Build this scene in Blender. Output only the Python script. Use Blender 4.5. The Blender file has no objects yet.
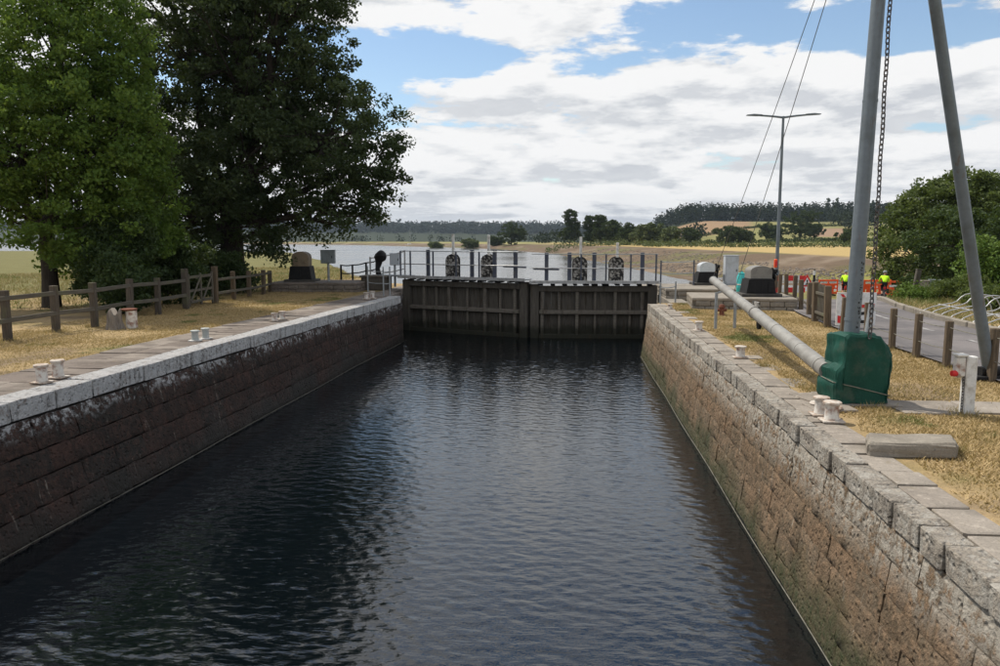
import bpy, math, random
import numpy as np
from mathutils import Vector, Matrix

S = bpy.context.scene
COL = S.collection
R = math.radians

# ------------------------------------------------------------------ camera
cam_d = bpy.data.cameras.new('camera'); cam = bpy.data.objects.new('camera', cam_d); COL.objects.link(cam)
cam.location = (0, 0, 2.1)
cam.rotation_euler = (R(90 - 6.9765), 0, R(5.149))
cam_d.sensor_width = 36.0; cam_d.lens = 36.0 * 0.760
cam_d.clip_start = 0.05; cam_d.clip_end = 20000
S.camera = cam

# ------------------------------------------------------------------ light, sky, exposure
SUN_EL, SUN_AZ = R(57), math.atan2(-0.86, 0.5)      # azimuth measured from +Y towards +X
sd = Vector((math.sin(SUN_AZ) * math.cos(SUN_EL), math.cos(SUN_AZ) * math.cos(SUN_EL), math.sin(SUN_EL)))
sun_d = bpy.data.lights.new('sun', 'SUN'); sun = bpy.data.objects.new('sun', sun_d); COL.objects.link(sun)
sun_d.energy = 4.6; sun_d.angle = R(0.6); sun_d.color = (1.0, 0.94, 0.84)
sun.rotation_euler = sd.to_track_quat('Z', 'Y').to_euler(); sun.location = (0, 0, 60)
S.view_settings.view_transform = 'Standard'; S.view_settings.look = 'None'
S.view_settings.exposure = 0.0; S.view_settings.gamma = 1.0; S.view_settings.use_curve_mapping = False
S.render.engine = 'CYCLES'
S.cycles.max_bounces = 6; S.cycles.diffuse_bounces = 3; S.cycles.glossy_bounces = 3
S.cycles.transmission_bounces = 2; S.cycles.transparent_max_bounces = 4; S.cycles.volume_bounces = 0
S.cycles.caustics_reflective = False; S.cycles.caustics_refractive = False
S.cycles.use_denoising = True
S.cycles.sample_clamp_indirect = 6.0

W = bpy.data.worlds.new('World'); S.world = W; W.use_nodes = True
def build_world():
    nt = W.node_tree; N = nt.nodes; L = nt.links; N.clear()
    def nd(t, **k):
        n = N.new(t)
        for a, b in k.items(): setattr(n, a, b)
        return n
    def mth(op, a, b=None, c=None, clamp=False):
        n = nd('ShaderNodeMath', operation=op); n.use_clamp = clamp
        for i, v in enumerate((a, b, c)):
            if v is None: continue
            if isinstance(v, (int, float)): n.inputs[i].default_value = v
            else: L.new(v, n.inputs[i])
        return n.outputs[0]
    sky = nd('ShaderNodeTexSky', sky_type='NISHITA'); sky.sun_disc = False
    sky.sun_elevation = SUN_EL; sky.sun_rotation = SUN_AZ; sky.air_density = 1.1; sky.dust_density = 0.15; sky.ozone_density = 1.5
    tc = nd('ShaderNodeTexCoord')
    sep = nd('ShaderNodeSeparateXYZ'); L.new(tc.outputs['Generated'], sep.inputs[0])
    x, y, z = sep.outputs
    zz = mth('ADD', mth('MAXIMUM', z, 0.0), 0.055)
    u = mth('DIVIDE', x, zz); v = mth('DIVIDE', y, zz)
    cmb = nd('ShaderNodeCombineXYZ'); L.new(u, cmb.inputs[0]); L.new(v, cmb.inputs[1]); cmb.inputs[2].default_value = CLOUD_SEED
    def dens(k):
        a = nd('ShaderNodeVectorMath', operation='MULTIPLY'); L.new(cmb.outputs[0], a.inputs[0]); a.inputs[1].default_value = (k, k, 1)
        n1 = nd('ShaderNodeTexNoise'); n1.inputs['Scale'].default_value = 0.5; n1.inputs['Detail'].default_value = 9; n1.inputs['Roughness'].default_value = 0.56; n1.inputs['Distortion'].default_value = 0.15
        n2 = nd('ShaderNodeTexNoise'); n2.inputs['Scale'].default_value = 1.5; n2.inputs['Detail'].default_value = 8; n2.inputs['Roughness'].default_value = 0.6
        L.new(a.outputs[0], n1.inputs['Vector']); L.new(a.outputs[0], n2.inputs['Vector'])
        # rounded billows that keep their shape low in the sky
        c3 = nd('ShaderNodeCombineXYZ'); L.new(mth('MULTIPLY', x, 5.0), c3.inputs[0]); L.new(mth('MULTIPLY', y, 5.0), c3.inputs[1]); L.new(mth('MULTIPLY', mth('ADD', z, (1 - k) * 0.30), 17.0), c3.inputs[2])
        n3 = nd('ShaderNodeTexNoise'); n3.inputs['Scale'].default_value = 1.0; n3.inputs['Detail'].default_value = 8; n3.inputs['Roughness'].default_value = 0.6; L.new(c3.outputs[0], n3.inputs['Vector'])
        return mth('ADD', mth('ADD', mth('MULTIPLY', n1.outputs['Fac'], 0.36), mth('MULTIPLY', n2.outputs['Fac'], 0.14)), mth('MULTIPLY', mth('MULTIPLY_ADD', mth('SUBTRACT', n3.outputs['Fac'], 0.5), 1.55, 0.5), 0.50))
    d0 = dens(1.0); d1 = dens(0.93)      # d1: a little higher in the sky, so d0 > d1 is a sunlit cloud top
    # long banks of cloud: more cover low down, broken blue higher up
    cov = nd('ShaderNodeMapRange'); L.new(z, cov.inputs[0])
    cov.inputs[1].default_value = 0.03; cov.inputs[2].default_value = 0.33; cov.inputs[3].default_value = 0.10; cov.inputs[4].default_value = 0.07; cov.clamp = True
    # banks and gaps where the photograph shows them: (azimuth from +Y, elevation, half widths, strength)
    az = mth('ARCTAN2', x, y); el = mth('ARCSINE', z)
    tot = cov.outputs[0]
    for (a0, e0, wa, we, s) in CLOUD_BANKS:
        da = mth('DIVIDE', mth('SUBTRACT', az, R(a0)), R(wa)); de = mth('DIVIDE', mth('SUBTRACT', el, R(e0)), R(we))
        q = mth('ADD', mth('MULTIPLY', da, da), mth('MULTIPLY', de, de))
        tot = mth('ADD', tot, mth('MULTIPLY', mth('POWER', 2.71828, mth('MULTIPLY', q, -1.0)), s))
    dd = mth('ADD', d0, tot)
    mr = nd('ShaderNodeMapRange'); mr.interpolation_type = 'SMOOTHSTEP'; L.new(dd, mr.inputs[0]); mr.inputs[1].default_value = 0.505; mr.inputs[2].default_value = 0.565
    # lit tops, grey bases: density difference towards the sun, thick middles greyer
    sh = mth('SUBTRACT', d0, d1)
    lit = nd('ShaderNodeMapRange'); L.new(sh, lit.inputs[0]); lit.inputs[1].default_value = -0.07; lit.inputs[2].default_value = 0.05
    thick = nd('ShaderNodeMapRange'); L.new(dd, thick.inputs[0]); thick.inputs[1].default_value = 0.52; thick.inputs[2].default_value = 0.86; thick.inputs[3].default_value = 1.0; thick.inputs[4].default_value = 0.0
    f = mth('ADD', mth('MULTIPLY', lit.outputs[0], 0.65), mth('MULTIPLY', thick.outputs[0], 0.4), clamp=True)
    cr = nd('ShaderNodeValToRGB'); L.new(f, cr.inputs[0])
    e = cr.color_ramp.elements; e[0].position = 0.12; e[0].color = (0.56, 0.59, 0.64, 1); e[1].position = 0.80; e[1].color = (0.98, 0.98, 0.98, 1)
    m = e.new(0.48); m.color = (0.82, 0.835, 0.855, 1)
    bg1 = nd('ShaderNodeBackground'); L.new(sky.outputs[0], bg1.inputs[0]); bg1.inputs[1].default_value = 0.135
    bg2 = nd('ShaderNodeBackground'); L.new(cr.outputs[0], bg2.inputs[0]); bg2.inputs[1].default_value = 0.97
    mx = nd('ShaderNodeMixShader'); L.new(mr.outputs[0], mx.inputs[0]); L.new(bg1.outputs[0], mx.inputs[1]); L.new(bg2.outputs[0], mx.inputs[2])
    out = nd('ShaderNodeOutputWorld'); L.new(mx.outputs[0], out.inputs[0])
    W.cycles.sampling_method = 'MANUAL'; W.cycles.sample_map_resolution = 512
CLOUD_SEED = 3.7
CLOUD_BANKS = [(-11, 12.6, 8, 1.9, -0.17), (7, 15.0, 6, 2.4, -0.16), (-8, 16.8, 9, 1.5, 0.10), (16, 9, 12, 3.5, 0.05), (-4, 5.5, 20, 3, 0.03), (20, 13, 4, 1.5, -0.05), (0, 13.2, 50, 3.0, -0.025), (0, 0.5, 90, 3.2, 0.16)]
build_world()

# ------------------------------------------------------------------ helpers
rng = np.random.default_rng(7)
random.seed(11)

def noise2(x, y, seed=0):
    x = np.asarray(x, float); y = np.asarray(y, float)
    xi = np.floor(x).astype(np.int64); yi = np.floor(y).astype(np.int64); fx = x - xi; fy = y - yi
    fx = fx * fx * (3 - 2 * fx); fy = fy * fy * (3 - 2 * fy)
    def h(a, b):
        n = (a * 374761393 + b * 668265263 + seed * 1442695041) & 0x7fffffff
        n = ((n ^ (n >> 13)) * 1274126177) & 0x7fffffff
        return ((n ^ (n >> 16)) & 0xffff) / 65535.0
    return (h(xi, yi) * (1 - fx) + h(xi + 1, yi) * fx) * (1 - fy) + (h(xi, yi + 1) * (1 - fx) + h(xi + 1, yi + 1) * fx) * fy
def fbm(x, y, o=4, seed=0):
    s = 0; a = 0.5; t = 0
    for i in range(o):
        s = s + a * noise2(np.asarray(x) * 2 ** i, np.asarray(y) * 2 ** i, seed + i * 17); t += a; a *= 0.5
    return s / t
def sst(a, b, x):
    t = np.clip((np.asarray(x, float) - a) / (b - a), 0, 1); return t * t * (3 - 2 * t)

class MB:
    """collects shapes; build() links them as one mesh object"""
    def __init__(s): s.v = []; s.f = []; s.m = []; s.cur = 0
    def add(s, vs, fs):
        o = len(s.v); s.v += [tuple(p) for p in vs]
        for q in fs: s.f.append(tuple(i + o for i in q)); s.m.append(s.cur)
        return s
    def box(s, c, d, M=None, ch=0.0):
        hx, hy, hz = d[0] / 2, d[1] / 2, d[2] / 2
        if ch <= 0:
            vs = [Vector((sx * hx, sy * hy, sz * hz)) for sx in (-1, 1) for sy in (-1, 1) for sz in (-1, 1)]
            fs = [(0, 1, 3, 2), (4, 6, 7, 5), (0, 4, 5, 1), (2, 3, 7, 6), (0, 2, 6, 4), (1, 5, 7, 3)]
        else:
            ch = min(ch, hx * .45, hy * .45, hz * .45); vs = []; ix = {}
            for sx in (-1, 1):
                for sy in (-1, 1):
                    for sz in (-1, 1):
                        for a in range(3):
                            p = [sx * (hx - ch), sy * (hy - ch), sz * (hz - ch)]; p[a] = (sx, sy, sz)[a] * (hx, hy, hz)[a]
                            ix[(sx, sy, sz, a)] = len(vs); vs.append(Vector(p))
            fs = []
            def k(sg, a): return ix[(sg[0], sg[1], sg[2], a)]
            for a in range(3):
                b, c_ = (a + 1) % 3, (a + 2) % 3
                for sa in (-1, 1):
                    q = []
                    for (sb, sc_) in ((-1, -1), (1, -1), (1, 1), (-1, 1)):
                        sg = [0, 0, 0]; sg[a] = sa; sg[b] = sb; sg[c_] = sc_; q.append(k(sg, a))
                    fs.append(tuple(q) if sa > 0 else tuple(reversed(q)))
                for sb in (-1, 1):
                    for sc_ in (-1, 1):
                        s0 = [0, 0, 0]; s0[b] = sb; s0[c_] = sc_; s0[a] = -1; s1 = list(s0); s1[a] = 1
                        q = [k(s0, b), k(s1, b), k(s1, c_), k(s0, c_)]
                        fs.append(tuple(q) if sb * sc_ > 0 else tuple(reversed(q)))
            for sx in (-1, 1):
                for sy in (-1, 1):
                    for sz in (-1, 1):
                        q = [k((sx, sy, sz), a) for a in range(3)]
                        fs.append(tuple(q) if sx * sy * sz > 0 else tuple(reversed(q)))
        c = Vector(c)
        return s.add([((M @ p) if M else p) + c for p in vs], fs)
    def tube(s, pts, r, n=8, cap=True, flat=False):
        pts = [Vector(p) for p in pts]; rs = r if isinstance(r, (list, tuple)) else [r] * len(pts)
        vs = []; fs = []; t0 = (pts[1] - pts[0]).normalized()
        u = t0.orthogonal().normalized()
        for i, p in enumerate(pts):
            t = (pts[min(i + 1, len(pts) - 1)] - pts[max(i - 1, 0)]).normalized()
            u = (u - t * u.dot(t)); u = u.normalized() if u.length > 1e-6 else t.orthogonal().normalized()
            w = t.cross(u)
            for j in range(n):
                a = 2 * math.pi * j / n; vs.append(p + (u * math.cos(a) + w * math.sin(a)) * rs[i])
        for i in range(len(pts) - 1):
            for j in range(n):
                k = (j + 1) % n; fs.append((i * n + j, i * n + k, (i + 1) * n + k, (i + 1) * n + j))
        if cap:
            fs.append(tuple(reversed(range(n)))); fs.append(tuple(range((len(pts) - 1) * n, len(pts) * n)))
        return s.add(vs, fs)
    def lathe(s, c, prof, n=16, M=None):
        c = Vector(c); vs = []; fs = []
        for (r, z) in prof:
            for j in range(n):
                a = 2 * math.pi * j / n; p = Vector((r * math.cos(a), r * math.sin(a), z)); vs.append(c + ((M @ p) if M else p))
        for i in range(len(prof) - 1):
            for j in range(n):
                k = (j + 1) % n; fs.append((i * n + j, i * n + k, (i + 1) * n + k, (i + 1) * n + j))
        fs.append(tuple(reversed(range(n)))); fs.append(tuple(range((len(prof) - 1) * n, len(prof) * n)))
        return s.add(vs, fs)
    def prism(s, poly, a, b, axis='y', c=(0, 0, 0), M=None):
        """poly of (p, q) extruded from a to b along axis; y: (x, z), z: (x, y), x: (y, z)"""
        def mk(p, t): return Vector({'y': (p[0], t, p[1]), 'z': (p[0], p[1], t), 'x': (t, p[0], p[1])}[axis])
        n = len(poly); c = Vector(c)
        vs = [mk(p, a) for p in poly] + [mk(p, b) for p in poly]
        vs = [((M @ p) if M else p) + c for p in vs]
        fs = [tuple(reversed(range(n))), tuple(range(n, 2 * n))] + [(i, (i + 1) % n, n + (i + 1) % n, n + i) for i in range(n)]
        return s.add(vs, fs)
    def mesh(s, name):
        me = bpy.data.meshes.new(name); me.from_pydata(s.v, [], s.f); me.update(); return me
    def build(s, name, mats, parent=None, smooth=False, loc=None, fixn=True):
        me = s.mesh(name)
        if fixn:
            import bmesh
            b = bmesh.new(); b.from_mesh(me); bmesh.ops.recalc_face_normals(b, faces=b.faces); b.to_mesh(me); b.free()
        if not isinstance(mats, (list, tuple)): mats = [mats]
        for m in mats: me.materials.append(m)
        if len(mats) > 1: me.polygons.foreach_set('material_index', s.m)
        if smooth:
            me.polygons.foreach_set('use_smooth', [True] * len(me.polygons)); me.set_sharp_from_angle(angle=R(40))
        o = bpy.data.objects.new(name, me); COL.objects.link(o)
        if loc is not None: o.location = loc
        if parent is not None: o.parent = parent
        return o

def link(name, me, parent=None, loc=None, rz=None, mat=None):
    o = bpy.data.objects.new(name, me); COL.objects.link(o)
    if loc is not None: o.location = loc
    if rz is not None: o.rotation_euler.z = rz
    if parent is not None: o.parent = parent
    if mat is not None and not me.materials: me.materials.append(mat)
    return o
def tag(o, label, cat, group=None):
    o['label'] = label; o['category'] = cat
    if group: o['group'] = group
    return o
def thing(name, label, cat, loc=(0, 0, 0), rz=0.0, group=None):
    o = bpy.data.objects.new(name, None); COL.objects.link(o); o.empty_display_size = 0.2
    o.location = loc; o.rotation_euler = (0, 0, rz)
    return tag(o, label, cat, group)
def structure(o): o['kind'] = 'structure'; return o
def stuff(o): o['kind'] = 'stuff'; return o

# ------------------------------------------------------------------ materials
class NT:
    def __init__(s, name):
        s.m = bpy.data.materials.new(name); s.m.use_nodes = True; s.t = s.m.node_tree; s.N = s.t.nodes; s.L = s.t.links
        s.b = s.N['Principled BSDF']; s.out = s.N['Material Output']
        s._pos = None
    def n(s, t, **k):
        q = s.N.new(t)
        for a, b in k.items(): setattr(q, a, b)
        return q
    def l(s, a, b): s.L.new(a, b)
    def pos(s, obj=False):
        if obj:
            return s.n('ShaderNodeTexCoord').outputs['Object']
        if s._pos is None: s._pos = s.n('ShaderNodeNewGeometry').outputs['Position']
        return s._pos
    def noise(s, scale, detail=5, rough=0.55, vec=None, stretch=None, dist=0.0):
        q = s.n('ShaderNodeTexNoise'); q.inputs['Scale'].default_value = scale; q.inputs['Detail'].default_value = detail; q.inputs['Roughness'].default_value = rough; q.inputs['Distortion'].default_value = dist
        v = vec if vec is not None else s.pos()
        if stretch:
            mp = s.n('ShaderNodeMapping'); mp.inputs['Scale'].default_value = stretch; s.l(v, mp.inputs[0]); v = mp.outputs[0]
        s.l(v, q.inputs['Vector']); return q.outputs['Fac']
    def ramp(s, fac, stops):
        q = s.n('ShaderNodeValToRGB'); s.l(fac, q.inputs[0]); e = q.color_ramp.elements
        while len(e) < len(stops): e.new(0.5)
        for i, (p, c) in enumerate(stops):
            e[i].position = p; e[i].color = (*c, 1) if not isinstance(c, (int, float)) else (c, c, c, 1)
        return q.outputs[0]
    def mr(s, x, a, b, c=0.0, d=1.0, smooth=False):
        q = s.n('ShaderNodeMapRange'); s.l(x, q.inputs[0])
        for i, v in enumerate((a, b, c, d)): q.inputs[i + 1].default_value = v
        if smooth: q.interpolation_type = 'SMOOTHSTEP'
        return q.outputs[0]
    def math(s, op, a, b=None, clamp=False):
        q = s.n('ShaderNodeMath', operation=op); q.use_clamp = clamp
        for i, v in enumerate((a, b)):
            if v is None: continue
            if isinstance(v, (int, float)): q.inputs[i].default_value = v
            else: s.l(v, q.inputs[i])
        return q.outputs[0]
    def mix(s, f, a, b, mode='MIX'):
        q = s.n('ShaderNodeMix', data_type='RGBA'); q.blend_type = mode
        ins = [i for i in q.inputs if i.type == 'RGBA']; fi = q.inputs[0]
        for i, v in ((fi, f), (ins[0], a), (ins[1], b)):
            if isinstance(v, (int, float)): i.default_value = v
            elif isinstance(v, tuple): i.default_value = (*v, 1) if len(v) == 3 else v
            else: s.l(v, i)
        return [o for o in q.outputs if o.type == 'RGBA'][0]
    def sep(s, v=None):
        q = s.n('ShaderNodeSeparateXYZ'); s.l(v if v is not None else s.pos(), q.inputs[0]); return q.outputs
    def attr(s, name): return s.n('ShaderNodeAttribute', attribute_name=name)
    def rand(s): return s.n('ShaderNodeObjectInfo').outputs['Random']
    def bump(s, h, strength=0.4, dist=0.02, normal=None):
        q = s.n('ShaderNodeBump'); q.inputs['Strength'].default_value = strength; q.inputs['Distance'].default_value = dist
        s.l(h, q.inputs['Height'])
        if normal is not None: s.l(normal, q.inputs['Normal'])
        s.l(q.outputs[0], s.b.inputs['Normal']); return q.outputs[0]
    def done(s, col=None, rough=0.8, metal=0.0, spec=0.3):
        if col is not None:
            if isinstance(col, tuple): s.b.inputs['Base Color'].default_value = (*col, 1)
            else: s.l(col, s.b.inputs['Base Color'])
        if isinstance(rough, (int, float)): s.b.inputs['Roughness'].default_value = rough
        else: s.l(rough, s.b.inputs['Roughness'])
        s.b.inputs['Metallic'].default_value = metal; s.b.inputs['Specular IOR Level'].default_value = spec
        return s.m

def worn(name, c, c2=None, scale=6.0, rough=0.7, metal=0.0, amt=0.5, bump=0.2, obj=False, spec=0.3, rust=0.0):
    """a base colour with mottled wear in a second colour"""
    k = NT(name); c2 = c2 or tuple(v * 0.55 for v in c)
    v = k.pos(obj)
    f = k.noise(scale, 6, 0.6, v); g = k.noise(scale * 7, 3, 0.6, v)
    m = k.mr(f, 0.62 - amt * 0.35, 0.78 - amt * 0.2, 0, 1, True)
    col = k.mix(m, c, c2); col = k.mix(k.mr(g, 0.3, 0.7, 0.0, 0.35), col, tuple(v_ * 0.6 for v_ in c))
    if rust:
        s_ = k.noise(6, 5, 0.65, k.pos(), (2.5, 2.5, 0.35)); s2 = k.noise(1.3, 3, 0.6)
        col = k.mix(k.math('MULTIPLY', k.mr(s_, 0.58, 0.68, 0, rust, True), k.mr(s2, 0.42, 0.6)), col, (0.13, 0.065, 0.035))
    if bump: k.bump(g, bump, 0.006)
    return k.done(col, rough, metal, spec)

M = {}
M['galv'] = worn('galvanised_steel', (0.33, 0.35, 0.36), (0.24, 0.25, 0.26), 5, 0.5, 0.35, 0.5, 0.08)
M['mast'] = worn('grey_mast_paint', (0.17, 0.20, 0.225), (0.13, 0.15, 0.16), 2.5, 0.45, 0.2, 0.4, 0.08, rust=0.6)
M['boom'] = worn('pale_boom_paint', (0.30, 0.29, 0.265), (0.22, 0.205, 0.185), 3, 0.5, 0.1, 0.6, 0.1, rust=0.5)
M['railblue'] = worn('blue_grey_paint', (0.07, 0.08, 0.11), (0.13, 0.12, 0.11), 6, 0.6, 0.1, 0.4, 0.1)
M['steel_pale'] = worn('pale_handrail', (0.42, 0.42, 0.42), (0.26, 0.25, 0.23), 8, 0.5, 0.2, 0.5, 0.1)
M['black'] = worn('black_iron', (0.010, 0.010, 0.011), (0.02, 0.018, 0.017), 8, 0.75, 0.0, 0.5, 0.2)
M['white'] = worn('white_paint', (0.72, 0.71, 0.68), (0.42, 0.38, 0.33), 7, 0.55, 0, 0.55, 0.2)
M['white_rust'] = worn('chipped_white_paint', (0.66, 0.63, 0.58), (0.22, 0.09, 0.05), 9, 0.6, 0, 0.55, 0.3)
M['bollard_cap'] = worn('worn_bollard_cap', (0.55, 0.50, 0.44), (0.30, 0.20, 0.14), 11, 0.6, 0, 0.7, 0.3)
M['bollard_grey'] = worn('grey_bollard_paint', (0.36, 0.39, 0.38), (0.5, 0.49, 0.46), 9, 0.6, 0, 0.5, 0.3)
M['rust'] = worn('rust', (0.17, 0.06, 0.035), (0.09, 0.035, 0.02), 12, 0.85, 0, 0.5, 0.4)
M['silver'] = worn('silver_hood', (0.62, 0.63, 0.64), (0.4, 0.4, 0.4), 4, 0.32, 0.5, 0.4, 0.05)
M['grey_hood'] = worn('grey_hood', (0.22, 0.21, 0.19), (0.15, 0.14, 0.125), 4, 0.5, 0.1, 0.5, 0.08)
M['cream'] = worn('cream_hood', (0.27, 0.21, 0.14), (0.17, 0.13, 0.09), 4, 0.7, 0, 0.5, 0.2)
M['cabinet'] = worn('cabinet_grey', (0.47, 0.50, 0.53), (0.38, 0.40, 0.41), 3, 0.45, 0.0, 0.4, 0.05)
M['box_grey'] = worn('box_grey', (0.20, 0.23, 0.24), (0.15, 0.17, 0.17), 4, 0.5, 0.1, 0.4, 0.05)
M['turq'] = worn('turquoise_plastic', (0.05, 0.42, 0.42), (0.04, 0.3, 0.3), 6, 0.4, 0, 0.3, 0.05)
M['orange'] = worn('orange_plastic', (0.80, 0.105, 0.02), (0.6, 0.09, 0.03), 5, 0.45, 0, 0.3, 0.05)
M['red'] = worn('red_sheeting', (0.62, 0.03, 0.03), (0.45, 0.03, 0.03), 8, 0.45, 0, 0.3, 0.05)
M['sign_white'] = worn('sign_white', (0.75, 0.75, 0.74), (0.5, 0.48, 0.45), 5, 0.4, 0, 0.35, 0.05)
M['sign_black'] = worn('sign_black', (0.02, 0.02, 0.02), None, 5, 0.5)
M['hivis'] = worn('hi_vis_yellow', (0.55, 0.95, 0.02), (0.45, 0.8, 0.03), 6, 0.8, 0, 0.3, 0.1)
M['cloth'] = worn('black_cloth', (0.012, 0.012, 0.015), None, 8, 0.9)
M['skin'] = worn('skin', (0.50, 0.28, 0.19), (0.42, 0.22, 0.15), 6, 0.6, 0, 0.3, 0.0)
M['helmet'] = worn('grey_helmet', (0.25, 0.27, 0.28), (0.1, 0.1, 0.1), 9, 0.4)
M['wire'] = worn('steel_wire', (0.16, 0.165, 0.17), None, 8, 0.5, 0.4)
M['chain'] = worn('chain_steel', (0.085, 0.085, 0.09), (0.14, 0.10, 0.07), 14, 0.55, 0.5, 0.5, 0.2)
M['rope'] = worn('pale_rope', (0.20, 0.19, 0.155), (0.09, 0.09, 0.07), 9, 0.9)
M['dash'] = worn('worn_road_paint', (0.34, 0.33, 0.32), (0.15, 0.14, 0.14), 6, 0.9, 0, 0.6)
M['rackwhite'] = worn('pale_rack_tube', (0.46, 0.47, 0.48), (0.32, 0.32, 0.32), 6, 0.35, 0.3, 0.4, 0.05)

def wood(name, c, c2, axis_scale=(14, 14, 1.2), green=0.0, tide=False):
    k = NT(name); v = k.pos(True)
    g = k.noise(3.0, 6, 0.65, v, axis_scale, 0.4); h = k.noise(2.5, 5, 0.6)
    col = k.mix(k.mr(g, 0.32, 0.68), c, c2)
    col = k.mix(k.mr(k.rand(), 0, 1, 0.0, 0.45), col, tuple(x * 0.62 for x in c))
    if green: col = k.mix(k.mr(h, 0.5, 0.7, 0, green, True), col, (0.12, 0.13, 0.07))
    if tide:   # weed and slime below the usual water mark
        zz = k.math('ADD', k.sep()[2], k.math('MULTIPLY', k.math('SUBTRACT', h, 0.5), 0.5)); col = k.mix(k.mr(zz, -1.45, -1.15, 0.85, 0, True), col, (0.022, 0.024, 0.016))
        col = k.mix(k.mr(k.noise(4.0, 4, 0.6, None, (1.6, 1.6, 0.2)), 0.56, 0.66, 0, 0.5, True), col, (0.05, 0.035, 0.022))
    k.bump(g, 0.5, 0.01)
    return k.done(col, 0.9, 0, 0.15)
M['post'] = wood('weathered_post', (0.17, 0.13, 0.09), (0.07, 0.055, 0.04), (12, 12, 1.0))
M['post_grey'] = wood('grey_weathered_post', (0.12, 0.10, 0.08), (0.05, 0.043, 0.035), (12, 12, 1.0), 0.5)
M['rail'] = wood('grey_rail', (0.15, 0.135, 0.11), (0.07, 0.062, 0.05), (12, 1.0, 12), 0.5)
M['gatewood'] = wood('wet_gate_timber', (0.135, 0.120, 0.100), (0.060, 0.053, 0.045), (9, 9, 0.8), 0.0, True)
M['gatebeam'] = wood('gate_beam', (0.21, 0.185, 0.155), (0.10, 0.088, 0.075), (2, 9, 9), 0.2, True)
M['bark'] = wood('bark', (0.060, 0.050, 0.040), (0.025, 0.021, 0.018), (5, 5, 1.0))
M['stump'] = wood('bleached_stump', (0.26, 0.23, 0.20), (0.10, 0.085, 0.07), (9, 9, 1.0))

def stone_mat(name, base, alt, dark, paint, paint_lo, paint_hi, paint_cov, algae, algae_hi, stain, top_paint=1.0):
    """masonry: block colour differences, lime wash on the upper part, weed at the water line"""
    k = NT(name); x, y, z = k.sep()
    n1 = k.noise(2.2, 6, 0.62); n2 = k.noise(11, 6, 0.68); n3 = k.noise(45, 4, 0.7); n4 = k.noise(0.7, 4, 0.6)
    col = k.mix(k.rand(), base, alt); n5 = k.noise(1.1, 5, 0.65, None, (1, 1, 1.6))
    col = k.mix(k.mr(n1, 0.40, 0.66, 0, 0.8, True), col, dark); col = k.mix(k.mr(n5, 0.48, 0.62, 0, 0.6, True), col, tuple((p + q) * .5 for p, q in zip(alt, dark)))
    col = k.mix(k.mr(n2, 0.42, 0.70, 0, 0.7, True), col, tuple(min(1, c * 1.55) for c in base))
    col = k.mix(k.mr(n3, 0.50, 0.75, 0, 0.4), col, tuple(c * 0.5 for c in dark))
    # pale lime runs
    runs = k.noise(3.0, 5, 0.65, None, (1.0, 2.4, 0.45), 0.6)
    col = k.mix(k.math('MULTIPLY', k.mr(runs, 0.62, 0.70, 0, 1, True), k.mr(n2, 0.4, 0.6, 0, stain)), col, (0.42, 0.39, 0.33))
    # paint
    h = k.math('ADD', z, k.math('MULTIPLY', k.math('SUBTRACT', n1, 0.5), 0.55))
    pf = k.mr(h, paint_lo, paint_hi, 0, 1, True)
    wear = k.math('ADD', k.math('ADD', k.math('MULTIPLY', n2, 0.5), k.math('MULTIPLY', n1, 0.38)), k.math('MULTIPLY', n3, 0.12))
    nz = k.sep(k.n('ShaderNodeNewGeometry').outputs['Normal'])[2]; pf = k.math('MULTIPLY', pf, k.mr(nz, 0.5, 0.95, 1.0, top_paint))
    pf2 = k.math('MULTIPLY', pf, k.mr(wear, paint_cov - 0.05, paint_cov + 0.05, 1.0, 0.0, True), clamp=True)
    pcol = k.mix(k.mr(n2, 0.3, 0.7), paint, tuple(c * 0.72 for c in paint))
    col = k.mix(pf2, col, pcol)
    # dark drips down the painted face
    drip = k.noise(5.0, 4, 0.6, None, (1.0, 2.2, 0.25)); col = k.mix(k.math('MULTIPLY', k.mr(drip, 0.52, 0.66, 0, 0.75, True), k.mr(n2, 0.35, 0.6)), col, dark)
    # weed and damp above the water
    ha = k.math('ADD', z, k.math('MULTIPLY', k.math('SUBTRACT', n4, 0.5), 1.6))
    af = k.math('MULTIPLY', k.mr(ha, algae_hi - 0.5, algae_hi, 1, 0, True), k.mr(n2, 0.30, 0.62, 0.35, 1.0))
    col = k.mix(af, col, algae)
    vo = k.n('ShaderNodeTexVoronoi'); vo.inputs['Scale'].default_value = 13; k.l(k.pos(), vo.inputs['Vector']); pit = k.mr(vo.outputs['Distance'], 0.0, 0.35, 0, 0.7)
    col = k.mix(k.mr(vo.outputs['Distance'], 0.0, 0.20, 0.28, 0.0), col, tuple(c * 0.4 for c in dark))
    k.bump(k.math('ADD', k.math('ADD', k.math('MULTIPLY', k.math('ADD', n2, pit), 0.9), k.math('MULTIPLY', n3, 0.4)), k.math('MULTIPLY', n1, 0.8)), 1.0, 0.06)
    return k.done(col, k.mr(ha, algae_hi - 0.4, algae_hi + 0.2, 0.55, 0.92), 0, 0.25)
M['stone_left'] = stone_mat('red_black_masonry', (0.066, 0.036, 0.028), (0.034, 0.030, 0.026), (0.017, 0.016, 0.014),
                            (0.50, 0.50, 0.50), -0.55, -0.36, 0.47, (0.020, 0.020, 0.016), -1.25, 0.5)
M['coping_left'] = stone_mat('whitewashed_coping', (0.26, 0.21, 0.18), (0.20, 0.18, 0.16), (0.10, 0.09, 0.08),
                             (0.58, 0.58, 0.58), -0.60, -0.50, 0.575, (0.05, 0.05, 0.04), -3, 0.2, 0.75)
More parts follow.
